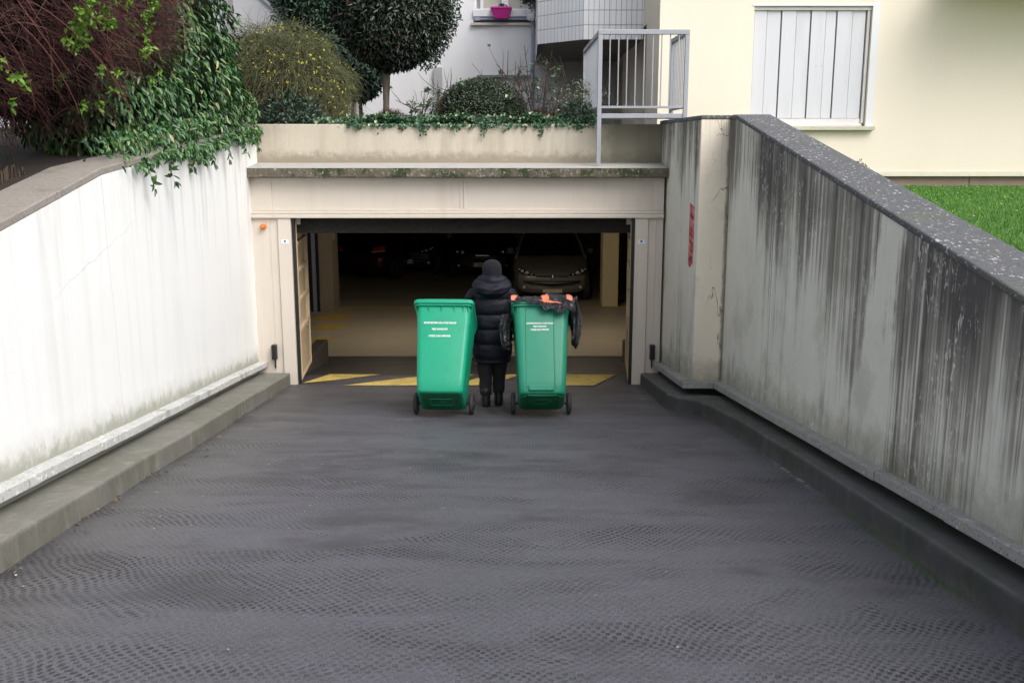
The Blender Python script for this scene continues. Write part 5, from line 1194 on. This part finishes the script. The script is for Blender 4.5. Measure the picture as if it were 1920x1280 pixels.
for sx, dy, dz in ((-1, -.05, 0), (1, .05, .0)):
    mb = MB(); P_ = [(sx*.082, 0, .62, .100), (sx*.074, .02*sx, .45, .082), (sx*.068, dy*.6, .28, .068), (sx*.066, dy-.02, .13, .060)]
    secs = []
    for t in np.linspace(0, 1, 22):
        q = t*3; j = min(int(q), 2); f_ = q-j; A_, B_ = P_[j], P_[j+1]; c = [A_[m_]+(B_[m_]-A_[m_])*f_ for m_ in range(4)]
        secs.append([Vector((c[0]+c[3]*math.cos(a), c[1]+c[3]*1.1*math.sin(a), c[2])) + Vector((math.cos(a), math.sin(a), 0))*mnoise.noise(Vector((a*1.6, c[2]*16, sx*3)))*.012 for a in [2*PI*k/18 for k in range(18)]])
    mb.loft(secs); mb.build('trouser_leg', M['trouser'], pr, smooth=True)
    mb = MB(); X_ = sx*.066; Yb = dy-.02
    mb.loft([[(X_+w_*math.cos(a), Yb+yo+l_*math.sin(a), z) for a in [2*PI*k/18 for k in range(18)]] for z, w_, l_, yo in ((-.006, .044, .125, .055), (.012, .049, .135, .058), (.03, .049, .130, .052), (.06, .046, .095, .02), (.09, .045, .066, .0), (.16, .050, .058, -.004), (.20, .052, .058, -.004))])
    mb.build('boot', M['shoe'], pr, smooth=True)

# ------------------------------------------------------------------ parked cars in the garage
def carpaint(name, c, metal=.5): return simple(name, c, .34, .02, 1, metal=metal)
M['glassd'] = simple('dark_glass', (.004, .004, .005), .05)
M['chrome'] = simple('chrome', (.75, .74, .70), .12, .02, 2, metal=1)
M['lens'] = simple('lamp_lens', (.85, .82, .74), .32, .3, 60, .02, 70, metal=.8)
M['plate'] = simple('plate_white', (.55, .50, .40), .5)
M['redlens'] = simple('red_lens', (.45, .01, .01), .2)
def make_car(x, y, rot, paint, label, scale=1., plate=None, hero=False, rear=False, lamp='almond'):
    c = empty('parked_car', (x, y, FL), label, 'car', 'cars parked in the dark garage', (0, 0, rot)); c.scale = (scale, scale, scale)
    mb = MB(); secs = []
    ST = [(0., .36, .52, .52, .50, .54), (.03, .25, .64, .60, .56, .62), (.12, .20, .75, .66, .62, .70), (.35, .18, .82, .72, .68, .79), (.75, .18, .84, .82, .70, .88), (1.05, .18, .84, .88, .70, .95), (1.3, .18, .84, .90, .72, .97),
          (2.6, .18, .84, .92, .72, .97), (3.3, .20, .82, .92, .70, .96), (3.65, .24, .78, .88, .66, .93), (3.78, .30, .70, .80, .60, .84), (3.82, .40, .60, .66, .5, .70)]
    for yy, zb_, w_, zs, wt, zt_ in ST:
        h = [(0, zb_), (w_*.8, zb_), (w_*.97, zb_+.10), (w_, (zb_+zs)/2+.03), (w_*.985, zs-.05), (w_*.95, zs), (wt, zs+(zt_-zs)*.55), (wt*.55, zt_-.01), (0, zt_)]
        ring = [(a, yy + .16*(a/.84)**2*(1 if yy < 1 else (-1 if yy > 3 else 0))*(1 if yy < .5 else .5), b_) for a, b_ in h] + [(-a, yy + .16*(a/.84)**2*(1 if yy < 1 else (-1 if yy > 3 else 0))*(1 if yy < .5 else .5), b_) for a, b_ in h[-2:0:-1]]
        secs.append(ring)
    mb.loft(secs); bd = mb.build('body', paint, c, smooth=True, subsurf=1)
    mb = MB(); S = [(.93, .98, 3.62, .735), (1.12, 1.30, 3.52, .67), (1.30, 1.62, 3.40, .60), (1.38, 1.80, 3.28, .56)]
    mb.loft([[(-w_, a+.10, z), (-w_*.6, a+.02, z), (0, a, z), (w_*.6, a+.02, z), (w_, a+.10, z), (w_, b_, z), (w_*.6, b_+.05, z), (-w_*.6, b_+.05, z), (-w_, b_, z)] for z, a, b_, w_ in S]); mb.build('windows', M['glassd'], c, smooth=False)
    mb = MB(); mb.loft([[(-w_, a+.10, z), (-w_*.5, a, z), (w_*.5, a, z), (w_, a+.10, z), (w_, b_, z), (-w_, b_, z)] for z, a, b_, w_ in ((1.381, 1.76, 3.30, .57), (1.41, 1.84, 3.24, .54), (1.43, 2.0, 3.1, .42))]); mb.build('roof', paint, c, smooth=True, bevel=.01)
    for sx in (-1, 1):
        mb = MB(); mb.tube([(sx*.775, .88, .90), (sx*.745, 1.08, .955), (sx*.685, 1.36, 1.14), (sx*.612, 1.70, 1.31), (sx*.565, 1.88, 1.395), (sx*.555, 2.4, 1.425), (sx*.57, 3.3, 1.39), (sx*.70, 3.62, .95)], [.022, .028, .028, .027, .027, .025, .03, .05], 8); mb.build('pillar', paint, c, smooth=True)
        mb = MB(); mb.loft([rrect(sx*.90, 1.35, .085, .045, .03, z, 3) for z in (.93, .96, 1.04, 1.07)]); mb.box(min(sx*.76, sx*.84), max(sx*.76, sx*.84), 1.33, 1.37, .94, .98); mb.build('mirror', M['black'], c, bevel=.012)
        for yy in (.68, 3.1):
            mb = MB(); mb.lathe((sx*.68, yy, .285), (sx, 0, 0), [(.20, 0), (.275, .0), (.29, .03), (.29, .13), (.275, .155), (.19, .155)], 28); wh = mb.build('wheel', M['rubber'], c, bevel=.004)
            mb = MB(); mb.lathe((sx*.70, yy, .285), (sx, 0, 0), [(.001, 0), (.19, 0), (.19, .125), (.05, .11), (.001, .12)], 20); mb.build('rim', M['chrome'], wh)
    def fy(a, z): return .02 + .16*(a/.84)**2 + .55*max(0, z-.56)**1.25
    if rear:
        for sx in (-1, 1):
            mb = MB(); P_ = [(.46, .74), (.74, .78), (.74, .88), (.50, .84)]; mb.loft([[(sx*a, .10+d_+.35*(a-.46), z) for a, z in P_] for d_ in (-.05, .03)]); mb.build('tail_light', M['redlens'], c, bevel=.006)
            mb = MB(); mb.hexa([(sx*.42, .07, .71), (sx*.75, .17, .745), (sx*.75, .2, .745), (sx*.42, .12, .71), (sx*.42, .07, .733), (sx*.75, .17, .772), (sx*.75, .2, .772), (sx*.42, .12, .733)]); mb.build('chrome_strip', M['plate'], c)
        return c
    for sx in (-1, 1):
        P_ = {'almond': [(.34, .615), (.50, .61), (.64, .63), (.735, .69), (.745, .765), (.69, .765), (.58, .73), (.46, .675)], 'round': [(.44, .62), (.62, .62), (.70, .66), (.70, .74), (.62, .77), (.44, .76)]}[lamp]
        mb = MB(); mb.loft([[(sx*a, fy(a, z)-.022+d_, z) for a, z in P_] for d_ in (.0, .05)]); hl = mb.build('headlight', M['glassd'], c, bevel=.006)
        for (a, z, r_) in ((.44, .64, .020), (.54, .665, .040), (.64, .70, .034), (.70, .735, .018), (.49, .655, .010), (.60, .655, .012)) if lamp == 'almond' else ((.50, .69, .042), (.63, .70, .034)):
            mb = MB(); mb.lathe((sx*a, fy(a, z)-.030, z), (0, 1, 0), [(r_, 0), (r_*.8, .004), (r_*.5, .012), (.001, .016)], 14); mb.build('reflector', M['lens'], hl)
    mb = MB(); mb.loft([[(-.62, fy(.62, .44)-.035, .46), (-.60, fy(.6, .44)-.03, .50), (0, -.03, .49), (.60, fy(.6, .44)-.03, .50), (.62, fy(.62, .44)-.035, .46), (.45, fy(.45, .4)-.035, .40), (0, -.035, .375), (-.45, fy(.45, .4)-.035, .40)],
                                 [(-.62, .2, .46), (-.60, .2, .50), (0, .1, .49), (.60, .2, .50), (.62, .2, .46), (.45, .2, .40), (0, .1, .375), (-.45, .2, .40)]]); mb.build('lower_grille', M['black'], c)
    mb = MB(); mb.loft([[(-.34, .0, .585), (-.1, -.025, .58), (.1, -.025, .58), (.34, .0, .585), (.34, .0, .61), (.1, -.015, .605), (-.1, -.015, .605), (-.34, .0, .61)], [(-.34, .12, .585), (-.1, .1, .58), (.1, .1, .58), (.34, .12, .585), (.34, .12, .61), (.1, .1, .605), (-.1, .1, .605), (-.34, .12, .61)]]); gr_ = mb.build('upper_grille', M['black'], c)
    if hero:
        mb = MB(); mb.lathe((0, -.03, .595), (0, 1, 0), [(.052, 0), (.055, .01), (.04, .03)], 20); em = mb.build('emblem_base', M['black'], c)
        mb = MB(); mb.prism([(-.018, .565), (.004, .575), (.012, .562), (.022, .575), (.016, .60), (.028, .618), (.014, .622), (.006, .632), (-.006, .634), (-.016, .622), (-.012, .606), (-.026, .60), (-.012, .594), (-.006, .584)], 'y', -.044, -.031); mb.build('emblem', M['chrome'], em)
    else:
        mb = MB(); mb.box(-.17, .17, -.045, -.02, .615, .635); mb.build('chrome_bar', M['chrome'], c, bevel=.004)
    for sx in (-1, 1):
        mb = MB(); mb.lathe((sx*.60, fy(.6, .4)-.025, .36), (0, 1, 0), [(.034, 0), (.026, .006), (.001, .014)], 14); mb.build('fog_lamp', M['lens'], c)
    z0, z1 = (.255, .335) if hero else (.34, .45)
    mb = MB(); mb.box(-.24, .24, -.060, -.046, z0, z1); pt = mb.build('number_plate', M['plate'], c, bevel=.002)
    mb = MB(); mb.box(-.238, -.205, -.062, -.0603, z0+.003, z1-.003); mb.box(.208, .238, -.062, -.0603, z0+.003, z1-.003); mb.build('plate_ends', simple('plate_blue', (.02, .05, .09), .5), pt)
    if plate: text_mesh('plate_number', plate, .115, M['black'], pt, (-.06, -.0615, (z0+z1)/2), (PI/2, 0, 0), .001, sx=.8)
    return c
make_car(.86, 20.95, R(0), carpaint('silver_grey_paint', (.26, .255, .24)), 'silver grey hatchback parked nose out beside the tan pillar', 1., None, True)
make_car(-.74, 24.7, R(0), carpaint('black_paint', (.02, .02, .022)), 'dark car with white number plate 321 parked behind the person', 1., '321', False, lamp='round')
make_car(-2.75, 25.4, R(-6), carpaint('dark_blue_paint', (.015, .017, .03)), 'dark car far back, only its right headlight and front bar catching light', 1., None, False)
make_car(-3.9, 24.6, R(-24), carpaint('dark_red_paint', (.05, .012, .012)), 'dark car seen from behind with red tail light, leftmost in the garage', 1., None, False, rear=True)

# specks of grit and pale flecks on the drive
fl_ = rng.uniform(0, 1, (46, 2)); n_ = len(fl_); X_ = -2.35+fl_[:, 0]**2.2*4.0; Y_ = 3.0+fl_[:, 1]**1.3*6.5
p = np.stack([X_, Y_, -G*Y_+.010], 1); o = leaves('pale_flecks', p, rng.normal(0, 1, p.shape)*np.array([1, 1, .02]), np.tile(np.array([0, .02, 1.]), (n_, 1)), rng.uniform(.006, .022, n_), rng.uniform(.006, .014, n_), simple('dried_gum', (.40, .39, .36), .9), None, fold=.05)
tag(o, 'pale flecks and bits of grit scattered over the drive', 'litter', kind='stuff')
